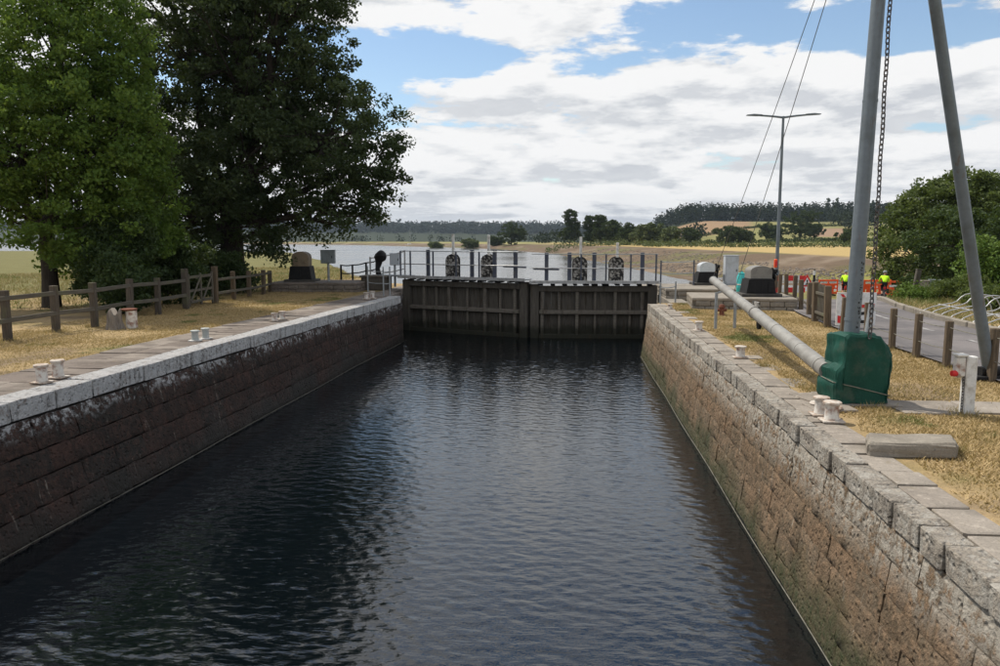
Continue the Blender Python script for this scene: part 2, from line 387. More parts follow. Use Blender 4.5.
M['stone_right'] = stone_mat('brown_masonry', (0.222, 0.146, 0.090), (0.185, 0.142, 0.098), (0.090, 0.066, 0.040),
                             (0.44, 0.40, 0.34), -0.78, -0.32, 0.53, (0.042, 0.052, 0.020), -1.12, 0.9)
M['coping_right'] = stone_mat('worn_coping', (0.33, 0.29, 0.24), (0.28, 0.255, 0.22), (0.15, 0.13, 0.11),
                              (0.44, 0.41, 0.36), -0.42, -0.22, 0.48, (0.06, 0.06, 0.03), -3, 0.3)
def slab_mat(name, c, c2, moss=0.3):
    k = NT(name); n1 = k.noise(1.6, 5, 0.6); n2 = k.noise(9, 6, 0.68); n3 = k.noise(60, 3, 0.7)
    col = k.mix(k.rand(), c, c2)
    col = k.mix(k.mr(n1, 0.4, 0.65, 0, 0.65, True), col, tuple(v * 0.55 for v in c))
    col = k.mix(k.mr(n2, 0.5, 0.7, 0, 0.55, True), col, tuple(min(1, v * 1.5) for v in c))
    col = k.mix(k.mr(n3, 0.5, 0.75, 0, 0.6), col, tuple(v * 0.35 for v in c))
    if moss: col = k.mix(k.mr(k.noise(4, 5, 0.7), 0.58, 0.7, 0, moss, True), col, (0.16, 0.13, 0.07))
    k.bump(k.math('ADD', n2, k.math('MULTIPLY', n3, 0.4)), 0.6, 0.015)
    return k.done(col, 0.92, 0, 0.2)
M['slab_left'] = slab_mat('brown_paving', (0.165, 0.135, 0.115), (0.27, 0.235, 0.20), 0.4)
M['slab_right'] = slab_mat('grey_paving', (0.30, 0.265, 0.225), (0.26, 0.225, 0.19), 0.35)
M['concrete'] = slab_mat('old_concrete', (0.27, 0.24, 0.20), (0.235, 0.21, 0.175), 0.4)
M['concrete_dark'] = slab_mat('dark_concrete', (0.085, 0.080, 0.072), (0.07, 0.065, 0.06), 0.2)
M['mortar'] = slab_mat('mortar', (0.055, 0.047, 0.040), (0.045, 0.04, 0.035), 0.0)
M['mortar_right'] = slab_mat('brown_mortar', (0.14, 0.105, 0.075), (0.11, 0.085, 0.06), 0.2)
M['rubble'] = slab_mat('rubble_stone', (0.22, 0.19, 0.16), (0.15, 0.12, 0.10), 0.3)

def foliage(name, a, b, c, trans=0.35, spec=0.2):
    k = NT(name); t = k.attr('tint').outputs['Fac']
    col = k.ramp(t, [(0.0, a), (0.5, b), (1.0, c)])
    k.done(col, 0.62, 0, spec)
    tr = k.n('ShaderNodeBsdfTranslucent'); 
    tc = k.mix(0.5, col, (0.16, 0.22, 0.03)); k.l(tc, tr.inputs[0])
    mx = k.n('ShaderNodeMixShader'); mx.inputs[0].default_value = trans
    k.l(k.b.outputs[0], mx.inputs[1]); k.l(tr.outputs[0], mx.inputs[2]); k.l(mx.outputs[0], k.out.inputs[0])
    return k.m
M['leaf_bright'] = foliage('bright_leaves', (0.050, 0.105, 0.020), (0.100, 0.172, 0.030), (0.17, 0.24, 0.045), 0.42)
M['leaf_oak'] = foliage('oak_leaves', (0.022, 0.038, 0.016), (0.040, 0.062, 0.025), (0.080, 0.105, 0.042), 0.25)
M['leaf_shrub'] = foliage('shrub_leaves', (0.018, 0.034, 0.012), (0.034, 0.058, 0.018), (0.065, 0.095, 0.028), 0.22)
M['leaf_mid'] = foliage('mid_green_leaves', (0.042, 0.064, 0.018), (0.080, 0.110, 0.030), (0.14, 0.165, 0.050), 0.3)
M['leaf_lime'] = foliage('lime_leaves', (0.05, 0.10, 0.018), (0.10, 0.165, 0.03), (0.16, 0.22, 0.05), 0.3)
M['leaf_far'] = foliage('far_leaves', (0.026, 0.042, 0.018), (0.042, 0.062, 0.024), (0.075, 0.096, 0.034), 0.12, 0.05)
M['leaf_wood'] = foliage('wood_leaves', (0.008, 0.015, 0.010), (0.013, 0.022, 0.013), (0.040, 0.052, 0.024), 0.05, 0.03)
M['leaf_farlight'] = foliage('far_light_leaves', (0.06, 0.08, 0.03), (0.09, 0.115, 0.042), (0.13, 0.15, 0.06), 0.15)
M['grass'] = foliage('dry_grass', (0.49, 0.36, 0.185), (0.39, 0.285, 0.14), (0.15, 0.165, 0.055), 0.2)

def ground_mat():
    k = NT('ground'); c = k.attr('Col').outputs['Color']
    n1 = k.noise(0.9, 6, 0.62); n2 = k.noise(7, 6, 0.7); n3 = k.noise(40, 4, 0.7)
    col = k.mix(k.mr(n1, 0.35, 0.7, 0, 0.35, True), c, (0.17, 0.13, 0.06), 'MULTIPLY') if False else c
    col = k.mix(k.mr(n1, 0.40, 0.66, 0.0, 0.45, True), col, k.mix(1.0, c, (0.62, 0.64, 0.55), 'MULTIPLY'))
    col = k.mix(k.mr(n2, 0.45, 0.70, 0.0, 0.55, True), col, k.mix(1.0, c, (1.35, 1.3, 1.2), 'MULTIPLY'))
    col = k.mix(k.mr(n3, 0.50, 0.72, 0.0, 0.6), col, k.mix(1.0, c, (0.45, 0.42, 0.4), 'MULTIPLY'))
    k.bump(k.math('ADD', n2, n3), 0.7, 0.03)
    return k.done(col, 0.95, 0, 0.1)
M['ground'] = ground_mat()
def asphalt():
    k = NT('asphalt'); n1 = k.noise(0.8, 5, 0.6); n3 = k.noise(70, 3, 0.7)
    col = k.mix(k.mr(n1, 0.42, 0.58), (0.13, 0.12, 0.12), (0.19, 0.172, 0.168)); col = k.mix(k.mr(k.noise(0.35, 2, 0.4), 0.52, 0.56, 0, 0.5), col, (0.10, 0.095, 0.097)); col = k.mix(k.mr(n3, 0.45, 0.7, 0, 0.5), col, (0.06, 0.055, 0.055))
    k.bump(n3, 0.4, 0.006); return k.done(col, 0.9, 0, 0.2)
M['asphalt'] = asphalt()
def water(name, col, fine, s, d, river=False):
    k = NT(name)
    if river:
        w = k.noise(0.8, 6, 0.65, None, (0.35, 1.0, 1.0)); w2 = k.noise(0.03, 3, 0.5, None, (0.5, 1.0, 1.0))
        k.bump(w, s, d); rg = k.mr(w2, 0.35, 0.65, 0.10, 0.22)
        return k.done(col, rg, 0, 0.5)
    w = k.noise(fine, 3, 0.5, None, (0.55, 1.5, 1.0), 0.3); k.bump(w, s, d)
    k.b.inputs['IOR'].default_value = 1.75
    return k.done(col, 0.03, 0, 0.5)
M['water'] = water('lock_water', (0.0014, 0.0030, 0.0045), 11.0, 1.0, 0.0062)
M['river'] = water('river_water', (0.035, 0.033, 0.028), 1.0, 0.35, 0.10, True)
def tarp():
    k = NT('green_tarpaulin'); v = k.pos(True)
    f = k.noise(3, 5, 0.6, v, (1.0, 1.0, 0.5)); g = k.noise(25, 4, 0.6, v)
    col = k.mix(k.mr(f, 0.35, 0.65), (0.004, 0.042, 0.029), (0.007, 0.064, 0.044)); col = k.mix(k.mr(g, 0.55, 0.75, 0, 0.4), col, (0.02, 0.11, 0.08))
    k.bump(k.math('ADD', f, k.math('MULTIPLY', g, 0.15)), 0.5, 0.06); col = k.mix(k.mr(k.noise(2.2, 5, 0.65), 0.55, 0.7, 0, 0.45, True), col, (0.09, 0.10, 0.075)); return k.done(col, 0.62, 0, 0.25)
M['tarp'] = tarp()
def perf():
    k = NT('stained_housing'); v = k.pos(True)
    n = k.noise(9, 4, 0.6, v); col = k.ramp(n, [(0.42, (0.02, 0.02, 0.02)), (0.5, (0.10, 0.09, 0.08)), (0.58, (0.38, 0.36, 0.33))])
    return k.done(col, 0.8, 0, 0.2)
M['perf'] = perf()
# ------------------------------------------------------------------ ground
WATER_Z, RIVER_Z = -1.75, -2.35
def lx(Y): return np.interp(Y, [-10, 9, 14.4, 22, 28.3, 40], [-7.6, -7.25, -7.08, -6.72, -6.30, -6.3])
def lbat(Y): return np.interp(Y, [9, 15, 28], [0.50, 0.45, 0.10])
RX, RBAT = 2.65, 0.24
SHORE = [(400, 60), (60, 74), (24, 78), (14.5, 85), (12, 114), (6.6, 162), (-2.8, 243), (-34, 375), (-184, 664), (-900, 1250), (-3600, 2300)]
def shore_d(x, y):
    """signed distance to the far shore, positive on the far land"""
    x = np.asarray(x, float); y = np.asarray(y, float)
    best = np.full(x.shape, 1e9); sg = np.zeros(x.shape)
    for (a, b) in zip(SHORE[:-1], SHORE[1:]):
        ax, ay = a; dx, dy = b[0] - ax, b[1] - ay; L2 = dx * dx + dy * dy
        t = np.clip(((x - ax) * dx + (y - ay) * dy) / L2, 0, 1)
        px, py = x - ax - t * dx, y - ay - t * dy; d = np.hypot(px, py)
        cr = dx * py - dy * px
        u = d < best - 1e-9; best = np.where(u, d, best); sg = np.where(u, np.where(cr < 0, 1.0, -1.0), sg)
    return best * sg
ROAD = [(8.0, -12), (8.0, 10), (8.05, 20), (8.7, 25), (10.6, 32), (14.2, 41), (19.0, 50), (24, 56.5), (34, 62), (60, 66)]
def road_d(x, y):
    x = np.asarray(x, float); best = np.full(x.shape, 1e9)
    for (a, b) in zip(ROAD[:-1], ROAD[1:]):
        dx, dy = b[0] - a[0], b[1] - a[1]; t = np.clip(((x - a[0]) * dx + (y - a[1]) * dy) / (dx * dx + dy * dy), 0, 1)
        best = np.minimum(best, np.hypot(x - a[0] - t * dx, y - a[1] - t * dy))
    return best
def hgt(x, y):
    x = np.asarray(x, float); y = np.asarray(y, float)
    bumpy = (fbm(x * 0.5, y * 0.5, 3, 3) - 0.5) * 0.10
    # near right bank: level by the lock, falling away with the road
    zr = -1.72 * sst(25, 49, y - 0.12 * np.maximum(x - 8, 0)) + bumpy * sst(1.3, 2.6, road_d(x, y)) * 0.7
    endr = np.interp(x, [3, 6.5, 9.5, 14, 30, 80, 400], [36, 36.5, 44, 58, 64, 66, 50])
    zr = zr - 2.2 * sst(0, 6, y - endr)
    # near left bank and the meadow behind the trees
    zl = -0.03 + bumpy * 0.6 * sst(9, 10.2, -x) - 0.45 * sst(34, 60, y) 
    endl = np.interp(x, [-3600, -600, -62, -30, -15, -10, -6], [260, 240, 165, 92, 52, 39, 36])
    zl = zl - 2.9 * sst(0, 6, (y - endl))
    z = np.where(x > -1.8, zr, zl) - 0.03
    # far land: mud bank, embankment with dry grass, then fields and hills
    d = shore_d(x, y)
    near = sst(25, 12, x) * sst(200, 120, y)   # flatter marsh at the right
    zf = -3.6 + 1.35 * sst(-8, 0, d) + 1.95 * sst(2, 17, d) + 0.3 * sst(14, 24, d)
    marsh = sst(16, 30, x) * sst(140, 90, y)
    zf = zf - marsh * 1.0 * sst(2, 8, d) * (1 - sst(12, 26, d))
    zf = zf + (fbm(x * 0.12, y * 0.12, 4, 9) - 0.5) * 0.9 * sst(-4, 3, d) * (1 - sst(16, 24, d)) + (fbm(x * 0.02, y * 0.02, 3, 5) - 0.5) * 0.5 * sst(20, 60, d)
    hill = 23 * sst(330, 900, y) * sst(55, 150, x - 0.02 * (y - 900)) * (0.8 + 0.5 * fbm(x * 0.004, y * 0.004, 2, 21)) + 7 * sst(900, 1300, y) * sst(60, 200, x)
    ridge = 34 * sst(1500, 2300, y + 0.15 * np.abs(x)) * sst(260, -60, x) + 14 * sst(2000, 3000, y)
    zf = zf + hill + ridge
    return np.where(d > -9, np.maximum(zf, -3.6), np.where(z < -3.5, -3.5, z))
def grow(a, step, rate, end):
    out = []; s = step; p = a
    while p < end: p += s; s = step + rate * (p - a); out.append(p)
    return out
gx = np.arange(-18, 12.01, 0.25)
gx = np.concatenate([-np.array(grow(18, 0.25, 0.035, 3600))[::-1], gx, np.array(grow(12, 0.25, 0.035, 3600))])
gy = np.concatenate([-np.array(grow(10, 0.4, 0.15, 300))[::-1], np.arange(-10, 36.01, 0.25), np.array(grow(36, 0.25, 0.026, 3600))])
def grid_mesh(name, gx, gy, hf, keep=None):
    X, Y = np.meshgrid(gx, gy); nx, ny = len(gx), len(gy)
    Z = hf(X, Y); co = np.stack([X, Y, Z], -1).reshape(-1, 3)
    i = np.arange(nx * ny).reshape(ny, nx)
    q = np.stack([i[:-1, :-1], i[:-1, 1:], i[1:, 1:], i[1:, :-1]], -1).reshape(-1, 4)
    if keep is not None:
        c = co[q].mean(1); q = q[keep(c[:, 0], c[:, 1])]
    return raw_mesh(name, co, q), co
def raw_mesh(name, co, q):
    me = bpy.data.meshes.new(name); k = q.shape[1]
    me.vertices.add(len(co)); me.vertices.foreach_set('co', np.ascontiguousarray(co, dtype=np.float32).ravel())
    me.loops.add(q.size); me.loops.foreach_set('vertex_index', np.ascontiguousarray(q, dtype=np.int32).ravel())
    me.polygons.add(len(q)); me.polygons.foreach_set('loop_start', np.arange(0, q.size, k, dtype=np.int32))
    me.polygons.foreach_set('loop_total', np.full(len(q), k, dtype=np.int32))
    me.update(calc_edges=True); return me
def in_lock(x, y):
    l = lx(y) - 0.40
    a = (x > l) & (x < RX + 0.40) & (y < 26)
    b = (x > l - 0.9) & (x < 3.9) & (y >= 26) & (y < 37)
    return (a | b) & (y > -40)
gme, gco = grid_mesh('ground', gx, gy, hgt, lambda x, y: ~in_lock(x, y))
def lerp(a, b, t): return a + (np.asarray(b) - a) * np.clip(t, 0, 1)[:, None]
gX, gY, gZ = gco.T
gd = shore_d(gX, gY)
f1 = fbm(gX * 0.35, gY * 0.35, 5, 31); f2 = fbm(gX * 1.3, gY * 1.3, 4, 47); f3 = fbm(gX * 0.02, gY * 0.02, 4, 61)
one = np.ones((len(gX), 1))
col = one * np.array([0.36, 0.265, 0.145])
col = lerp(col, [0.30, 0.22, 0.115], sst(0.45, 0.62, f1)); col = lerp(col, [0.15, 0.145, 0.05], 0.75 * sst(0.58, 0.70, f2) * sst(0.4, 0.6, f1))
col = lerp(col, [0.17, 0.13, 0.095], 0.7 * sst(0.62, 0.72, fbm(gX * 0.8, gY * 0.8, 4, 71)))
# meadow beyond the left trees
mead = sst(-13.0, -15.5, gX) * sst(24, 32, gY); col = lerp(col, [0.155, 0.145, 0.060], mead)
verge = sst(9.6, 10.2, gX) * sst(60, 50, gY) * (gd < -10); col = lerp(col, [0.13, 0.15, 0.05], verge * sst(0.42, 0.55, f1))
tow = sst(30, 36, gY) * (gX > 3) * (gd < -9); col = lerp(col, [0.19, 0.18, 0.07], tow * 0.8)
mud = (gZ < -1.95) & (gd < -2); col[mud] = (0.17, 0.13, 0.095)
far = gd > -9
fc = one * np.array([0.135, 0.098, 0.068])                                # mud and stones
fc = lerp(fc, [0.20, 0.155, 0.115], sst(0.5, 0.66, fbm(gX * 0.25, gY * 0.25, 4, 83))); fc = lerp(fc, [0.12, 0.12, 0.05], 0.8 * sst(0.55, 0.68, fbm(gX * 0.09, gY * 0.09, 4, 89)))
mar = sst(16, 30, gX) * sst(140, 90, gY) * sst(1, 4, gd) * (1 - sst(10, 14, gd)); fc = lerp(fc, [0.23, 0.22, 0.07], mar)
fc = lerp(fc, [0.40, 0.295, 0.13], sst(22, 25, gd) * sst(-30, 5, gX))           # dry bank top
fc = lerp(fc, [0.26, 0.24, 0.10], sst(17, 22, gd) * sst(5, -40, gX))
fc = lerp(fc, [0.18, 0.20, 0.07], sst(120, 150, gd) * sst(0.35, 0.6, f3) + sst(190, 210, gd) * 0.6)
hillb = sst(330, 420, gY) * sst(10, 60, gX)
fc = lerp(fc, [0.20, 0.19, 0.075], hillb); fc = lerp(fc, [0.26, 0.175, 0.105], hillb * sst(0.235, 0.225, gX / np.maximum(gY, 1)) * sst(560, 575, gY)); fc = lerp(fc, [0.27, 0.18, 0.12], hillb * sst(0.30, 0.31, gX / np.maximum(gY, 1)) * sst(0.37, 0.36, gX / np.maximum(gY, 1)) * sst(470, 480, gY) * sst(600, 590, gY))
wood_f = sst(800, 850, gY) ; fc = lerp(fc, [0.03, 0.038, 0.018], wood_f)
col[far] = fc[far]
at_ = gme.color_attributes.new('Col', 'FLOAT_COLOR', 'POINT')
at_.data.foreach_set('color', np.concatenate([col, one], 1).astype(np.float32).ravel())
gme.polygons.foreach_set('use_smooth', np.ones(len(gme.polygons), bool))
gme.materials.append(M['ground']); structure(link('ground', gme))
def H(x, y): return float(hgt(np.array([x]), np.array([y]))[0])

# ------------------------------------------------------------------ water
def lock_water():
    nx, ny = 360, 1150; x = np.linspace(-7.6, 3.9, nx); y = np.linspace(-9, 34.0, ny)
    dx, dy = x[1] - x[0], y[1] - y[0]
    kx = np.fft.fftfreq(nx, dx) * 2 * np.pi; ky = np.fft.fftfreq(ny, dy) * 2 * np.pi
    KX, KY = np.meshgrid(kx, ky); k = np.hypot(KX, KY) + 1e-6
    g = np.random.default_rng(5)
    th = np.arctan2(KY, KX); wd = 0.25 + 0.75 * np.abs(np.cos(th - R(75))) ** 2
    sp = (k ** -2.3) * np.exp(-(20.0 / k) ** 2) * wd
    h = np.fft.ifft2(sp * (g.normal(size=k.shape) + 1j * g.normal(size=k.shape))).real
    sl = np.hypot(*np.gradient(h, dy, dx)); h *= 0.030 / sl.std()
    h *= 0.55 + 0.9 * fbm(*(np.meshgrid(x * 0.35, y * 0.2)), 3, 3)
    X, Y = np.meshgrid(x, y); co = np.stack([X, Y, WATER_Z + h], -1).reshape(-1, 3)
    i = np.arange(nx * ny).reshape(ny, nx); q = np.stack([i[:-1, :-1], i[:-1, 1:], i[1:, 1:], i[1:, :-1]], -1).reshape(-1, 4)
    c = co[q].mean(1)
    # stop the chamber water at the gates
    gl = np.where(c[:, 0] < -1.5, np.interp(c[:, 0], [-7.0, -1.5], [32.2, 29.95]), np.interp(c[:, 0], [-1.5, 3.4], [29.95, 30.2]))
    me = raw_mesh('lock_water', co, q[c[:, 1] < gl + 0.1]); me.polygons.foreach_set('use_smooth', np.ones(len(me.polygons), bool))
    me.materials.append(M['water']); return structure(link('lock_water', me))
lock_water()
m = MB(); m.add([(-3600, 31.5, RIVER_Z), (3600, 31.5, RIVER_Z), (3600, 3600, RIVER_Z), (-3600, 3600, RIVER_Z)], [(0, 1, 2, 3)])
structure(m.build('river_water', M['river'], fixn=False))

# ------------------------------------------------------------------ road
def ribbon(pts, w0, w1, dz, n_across=6, step=0.6):
    pts = [Vector((p[0], p[1], 0)) for p in pts]; out = []
    for i in range(len(pts) - 1):
        p0 = pts[max(i - 1, 0)]; p1 = pts[i]; p2 = pts[i + 1]; p3 = pts[min(i + 2, len(pts) - 1)]
        n = max(2, int((p2 - p1).length / step))
        for j in range(n):
            t = j / n; out.append(0.5 * ((2 * p1) + (p2 - p0) * t + (2 * p0 - 5 * p1 + 4 * p2 - p3) * t * t + (3 * p1 - p0 - 3 * p2 + p3) * t ** 3))
    out.append(pts[-1]); vs = []; fs = []
    for i, p in enumerate(out):
        t = (out[min(i + 1, len(out) - 1)] - out[max(i - 1, 0)]).normalized(); nrm = Vector((t.y, -t.x, 0))
        for j in range(n_across + 1):
            q = p + nrm * (w0 + (w1 - w0) * j / n_across); vs.append((q.x, q.y, dz))
    k = n_across + 1
    for i in range(len(out) - 1):
        for j in range(n_across): fs.append((i * k + j, i * k + j + 1, (i + 1) * k + j + 1, (i + 1) * k + j))
    a = np.array(vs); a[:, 2] = hgt(a[:, 0], a[:, 1]) + dz
    return [tuple(v) for v in a], fs, out
m = MB(); v, f, road_c = ribbon(ROAD, -1.62, 1.55, 0.055); m.add(v, f); structure(m.build('road', M['asphalt'], smooth=True))
# worn white dashes along the road
i = 8; kdash = 0
while i < len(road_c) - 4 and road_c[i].y < 40:
    p, q = road_c[i], road_c[i + 2]; t = (q - p).normalized(); nn = Vector((t.y, -t.x, 0)); m = MB(); vs = []
    for s_, w_ in ((p, -0.05), (p, 0.05), (q, 0.05), (q, -0.05)):
        e = s_ + nn * (w_ + 0.35); vs.append((e.x, e.y, H(e.x, e.y) + 0.062))
    m.add(vs, [(0, 1, 2, 3)]); o = m.build('road_dash', M['dash']); o.parent = bpy.data.objects['road']
    i += 5; kdash += 1
# kerb stones on the far side of the road
kerb = thing('kerb', 'worn concrete kerb stones edging the road beside the bicycle rack', 'kerb')
for j, yy in enumerate(np.arange(11.2, 29, 0.93)):
    xx = float(np.interp(yy, [10, 20, 25, 32], [9.58, 9.63, 10.3, 12.2])); m = MB()
    m.box((0, 0, 0), (0.16, 0.90, 0.24), None, 0.02); o = m.build('kerb_stone', M['concrete'], kerb); o.location = (xx, yy, H(xx, yy) + 0.06); o.rotation_euler.z = -math.atan(float(np.interp(yy, [20, 25, 32], [0.03, 0.2, 0.33])))

# ------------------------------------------------------------------ lock walls
def block_pool(n, seed, depth=0.16, rough=0.03, mat=None, edge_d=0.014):
    rr = random.Random(seed); out = []
    for i in range(n):
        cx = [-0.5, -0.465, -0.28, -0.09, 0.1, 0.29, 0.465, 0.5]; cz = [-0.5, -0.44, -0.16, 0.15, 0.44, 0.5]; vs = []; fs = []
        for a, z in enumerate(cz):
            for b, x in enumerate(cx):
                edge = a in (0, len(cz) - 1) or b in (0, len(cx) - 1)
                y = edge_d if edge else rr.uniform(-rough, rough)
                vs.append((x + rr.uniform(-1, 1) * (0.012 if edge else 0.03), y, z + rr.uniform(-1, 1) * (0.03 if edge else 0.05)))
        k = len(cx)
        for a in range(len(cz) - 1):
            for b in range(k - 1): fs.append((a * k + b, a * k + b + 1, (a + 1) * k + b + 1, (a + 1) * k + b))
        o = len(vs); ring = [0, k - 1, k * len(cz) - 1, k * (len(cz) - 1)]
        for r_ in ring: vs.append((vs[r_][0], depth, vs[r_][2]))
        for q in range(4): p, r2 = ring[q], ring[(q + 1) % 4]; fs.append((r2, p, o + q, o + (q + 1) % 4))
        me = bpy.data.meshes.new('stone'); me.from_pydata(vs, [], fs); me.update(); me.polygons.foreach_set('use_smooth', [True] * len(me.polygons)); me.set_sharp_from_angle(angle=R(28)); me.materials.append(mat); out.append(me)
    return out
def coping_pool(n, seed, mat, ch, jit):
    rr = random.Random(seed); out = []
    for i in range(n):
        m = MB(); m.box((0, 0, 0), (1, 1, 1), None, ch)
        m.v = [(x + rr.uniform(-jit, jit), y + rr.uniform(-jit, jit), z + rr.uniform(-jit, jit) * 0.5) for (x, y, z) in m.v]
        me = m.mesh('stone'); me.materials.append(mat); out.append(me)
    return out
rs = random.Random(3)
left_wall = thing('lock_wall', 'dark red stone lock wall with whitewashed edge on the left of the water', 'wall')
right_wall = thing('lock_wall', 'brown weathered stone lock wall with pale crumbling edge, right of the water', 'wall')
def core(parent, side):
    m = MB(); ys = list(np.arange(-9, 26.1 if side > 0 else 28.5, 1.0)) + ([25.45] if side > 0 else [28.2]); ys = sorted(y for y in ys if y <= (25.45 if side > 0 else 28.2))
    vs = []; fs = []
    for y in ys:
        if side < 0: a, b = float(lx(y)) - 0.14, float(lbat(y))
        else: a, b = RX + 0.14, -RBAT
        back = a - 0.5 if side < 0 else a + 0.5
        vs += [(a, y, -0.05), (a + b * 2, y, -3.5), (back, y, -3.5), (back, y, -0.05)]
    for i in range(len(ys) - 1):
        for j in range(4): fs.append((i * 4 + j, i * 4 + (j + 1) % 4, i * 4 + 4 + (j + 1) % 4, i * 4 + 4 + j))
    fs += [(0, 1, 2, 3), tuple(len(vs) - 4 + j for j in range(4))]
    m.add(vs, fs); m.build('wall_core', M['mortar'] if side < 0 else M['mortar_right'], parent)
core(left_wall, -1); core(right_wall, 1)
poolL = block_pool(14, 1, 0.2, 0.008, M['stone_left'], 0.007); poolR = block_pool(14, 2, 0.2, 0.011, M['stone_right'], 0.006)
def courses(parent, side, pool, zs, y0, y1, lmin, lmax):
    for c, (zt, zb) in enumerate(zs):
        y = y0 - rs.uniform(0, 0.5)
        while y < y1:
            ln = rs.uniform(lmin, lmax)
            if y + ln > y1 - 0.25: ln = y1 - y
            yc = y + ln / 2; zc = (zt + zb) / 2; o = link('stone', rs.choice(pool), parent)
            if side < 0:
                b = float(lbat(yc)); x = float(lx(yc)) + b * (-zc / 1.75); sl = float(lx(yc + .5) - lx(yc - .5))
                rz = math.atan2(1, sl); tl = -math.atan(b / 1.75)
            else:
                x = RX - RBAT * (-zc / 1.75) + 0.02; rz = -math.pi / 2; tl = -math.atan(RBAT / 1.75)
            o.location = (x + side * rs.uniform(-0.005, 0.009), yc, zc); o.rotation_euler = (tl + rs.uniform(-.01, .01), rs.uniform(-.014, .014), rz + rs.uniform(-.007, .007))
            o.scale = (ln - 0.002, 1, (zt - zb) + 0.002)
            y += ln
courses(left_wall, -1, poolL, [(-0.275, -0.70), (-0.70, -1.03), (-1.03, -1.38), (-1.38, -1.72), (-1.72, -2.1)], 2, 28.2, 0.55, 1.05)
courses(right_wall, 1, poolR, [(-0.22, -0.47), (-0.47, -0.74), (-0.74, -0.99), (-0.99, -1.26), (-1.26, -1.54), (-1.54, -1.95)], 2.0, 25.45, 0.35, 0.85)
poolCL = coping_pool(8, 5, M['coping_left'], 0.03, 0.012); poolCR = coping_pool(10, 6, M['coping_right'], 0.06, 0.03)
poolSL = coping_pool(8, 7, M['slab_left'], 0.02, 0.012); poolSR = coping_pool(8, 8, M['slab_right'], 0.04, 0.02)
def strip(parent, name, side, pool, off, w, zt, h, y0, y1, lmin, lmax, jx=0.01, jz=0.006, skip=0.0):
    y = y0
    while y < y1 - 0.05:
        ln = rs.uniform(lmin, lmax)
        if y + ln > y1 - 0.2: ln = y1 - y
        yc = y + ln / 2; y += ln
        if rs.random() < skip: continue
        o = link(name, rs.choice(pool), parent)
        if side < 0: x = float(lx(yc)) - off - w / 2; rz = -float(lx(yc + .5) - lx(yc - .5))
        else: x = RX + off + w / 2; rz = 0
        o.location = (x + rs.uniform(-jx, jx), yc, zt - h / 2 + rs.uniform(-jz, jz)); o.rotation_euler = (rs.uniform(-.008, .008), rs.uniform(-.01, .01), rz + rs.uniform(-.01, .01)); o.scale = (w - 0.018, ln - 0.032, h)
strip(left_wall, 'coping_stone', -1, poolCL, -0.03, 0.46, 0.0, 0.27, 1, 28.2, 0.6, 1.05)
strip(left_wall, 'paving_slab', -1, poolSL, 0.43, 0.66, -0.005, 0.16, 2, 30.3, 0.35, 0.75)
strip(left_wall, 'paving_slab', -1, poolSL, 1.09, 0.62, -0.012, 0.16, 2, 30.3, 0.45, 0.95, 0.02, 0.01)
strip(right_wall, 'coping_stone', 1, poolCR, -0.035, 0.24, 0.0, 0.21, 1, 25.45, 0.35, 0.75, 0.014, 0.008)
strip(right_wall, 'paving_slab', 1, poolSR, 0.205, 0.36, -0.004, 0.16, 1, 25.5, 0.28, 0.6, 0.02, 0.008)
strip(right_wall, 'paving_slab', 1, poolSR, 0.565, 0.34, -0.02, 0.14, 1, 25.3, 0.4, 0.8, 0.05, 0.008, 0.55)
# ropes lying along the walls at the water line
m = MB(); m.tube([(RX - RBAT * 1.0 - 0.03, y, WATER_Z + 0.05 + 0.015 * math.sin(y * 1.1)) for y in np.arange(1, 25.4, 0.4)], 0.006, 5); tag(m.build('mooring_rope', M['rope'], smooth=True), 'thin pale rope along the water line of the right lock wall', 'rope')
m = MB(); m.tube([(float(lx(y)) + float(lbat(y)) + 0.03, y, WATER_Z + 0.035 + 0.012 * math.sin(y * .9)) for y in np.arange(2, 28, 0.4)], 0.005, 5); tag(m.build('mooring_rope', M['rope'], smooth=True), 'thin rope at the water line of the dark left lock wall', 'rope')
# gate recesses and wing walls
def facewall(label, pts, mat, zs, top, pool):
    t = thing('recess_wall', label, 'wall')
    for (a, b) in zip(pts[:-1], pts[1:]):
        a = Vector((*a, 0)); b = Vector((*b, 0)); d = b - a; L_ = d.length; d.normalize(); rz = math.atan2(d.y, d.x); nrm = Vector((-d.y, d.x, 0))
        m = MB(); m.box((0, 0, 0), (L_, 0.5, 3.3)); o = m.build('wall_core', M['mortar'], t); c = (a + b) / 2 + nrm * 0.33; o.location = (c.x, c.y, top - 0.04 - 1.65); o.rotation_euler.z = rz
        for (zt, zb) in zs:
            s_ = 0.0
            while s_ < L_ - 0.05:
                ln = rs.uniform(0.5, 0.95)
                if s_ + ln > L_ - 0.2: ln = L_ - s_
                p = a + d * (s_ + ln / 2); o = link('stone', rs.choice(pool), t); o.location = (p.x, p.y, (zt + zb) / 2); o.rotation_euler.z = rz; o.scale = (ln - 0.02, 1, zt - zb - 0.02); s_ += ln
        m = MB(); m.box((0, 0, 0), (L_, 0.62, 0.24), None, 0.02); o = m.build('coping_stone', mat, t); c = (a + b) / 2 + nrm * 0.30; o.location = (c.x, c.y, top - 0.12); o.rotation_euler.z = rz
    return t
zs5 = [(-0.24, -0.6), (-0.6, -0.95), (-0.95, -1.3), (-1.3, -1.65), (-1.65, -2.0)]
facewall('shaded stone recess wall beside the left hinge of the lock gates', [(-7.25, 28.35), (-7.25, 37.5)][::1], M['slab_left'], zs5, -0.03, poolL)
facewall('shaded stone recess wall beside the right hinge of the lock gates', [(3.52, 37.5), (3.52, 25.5)], M['concrete'], zs5, -0.03, poolR)
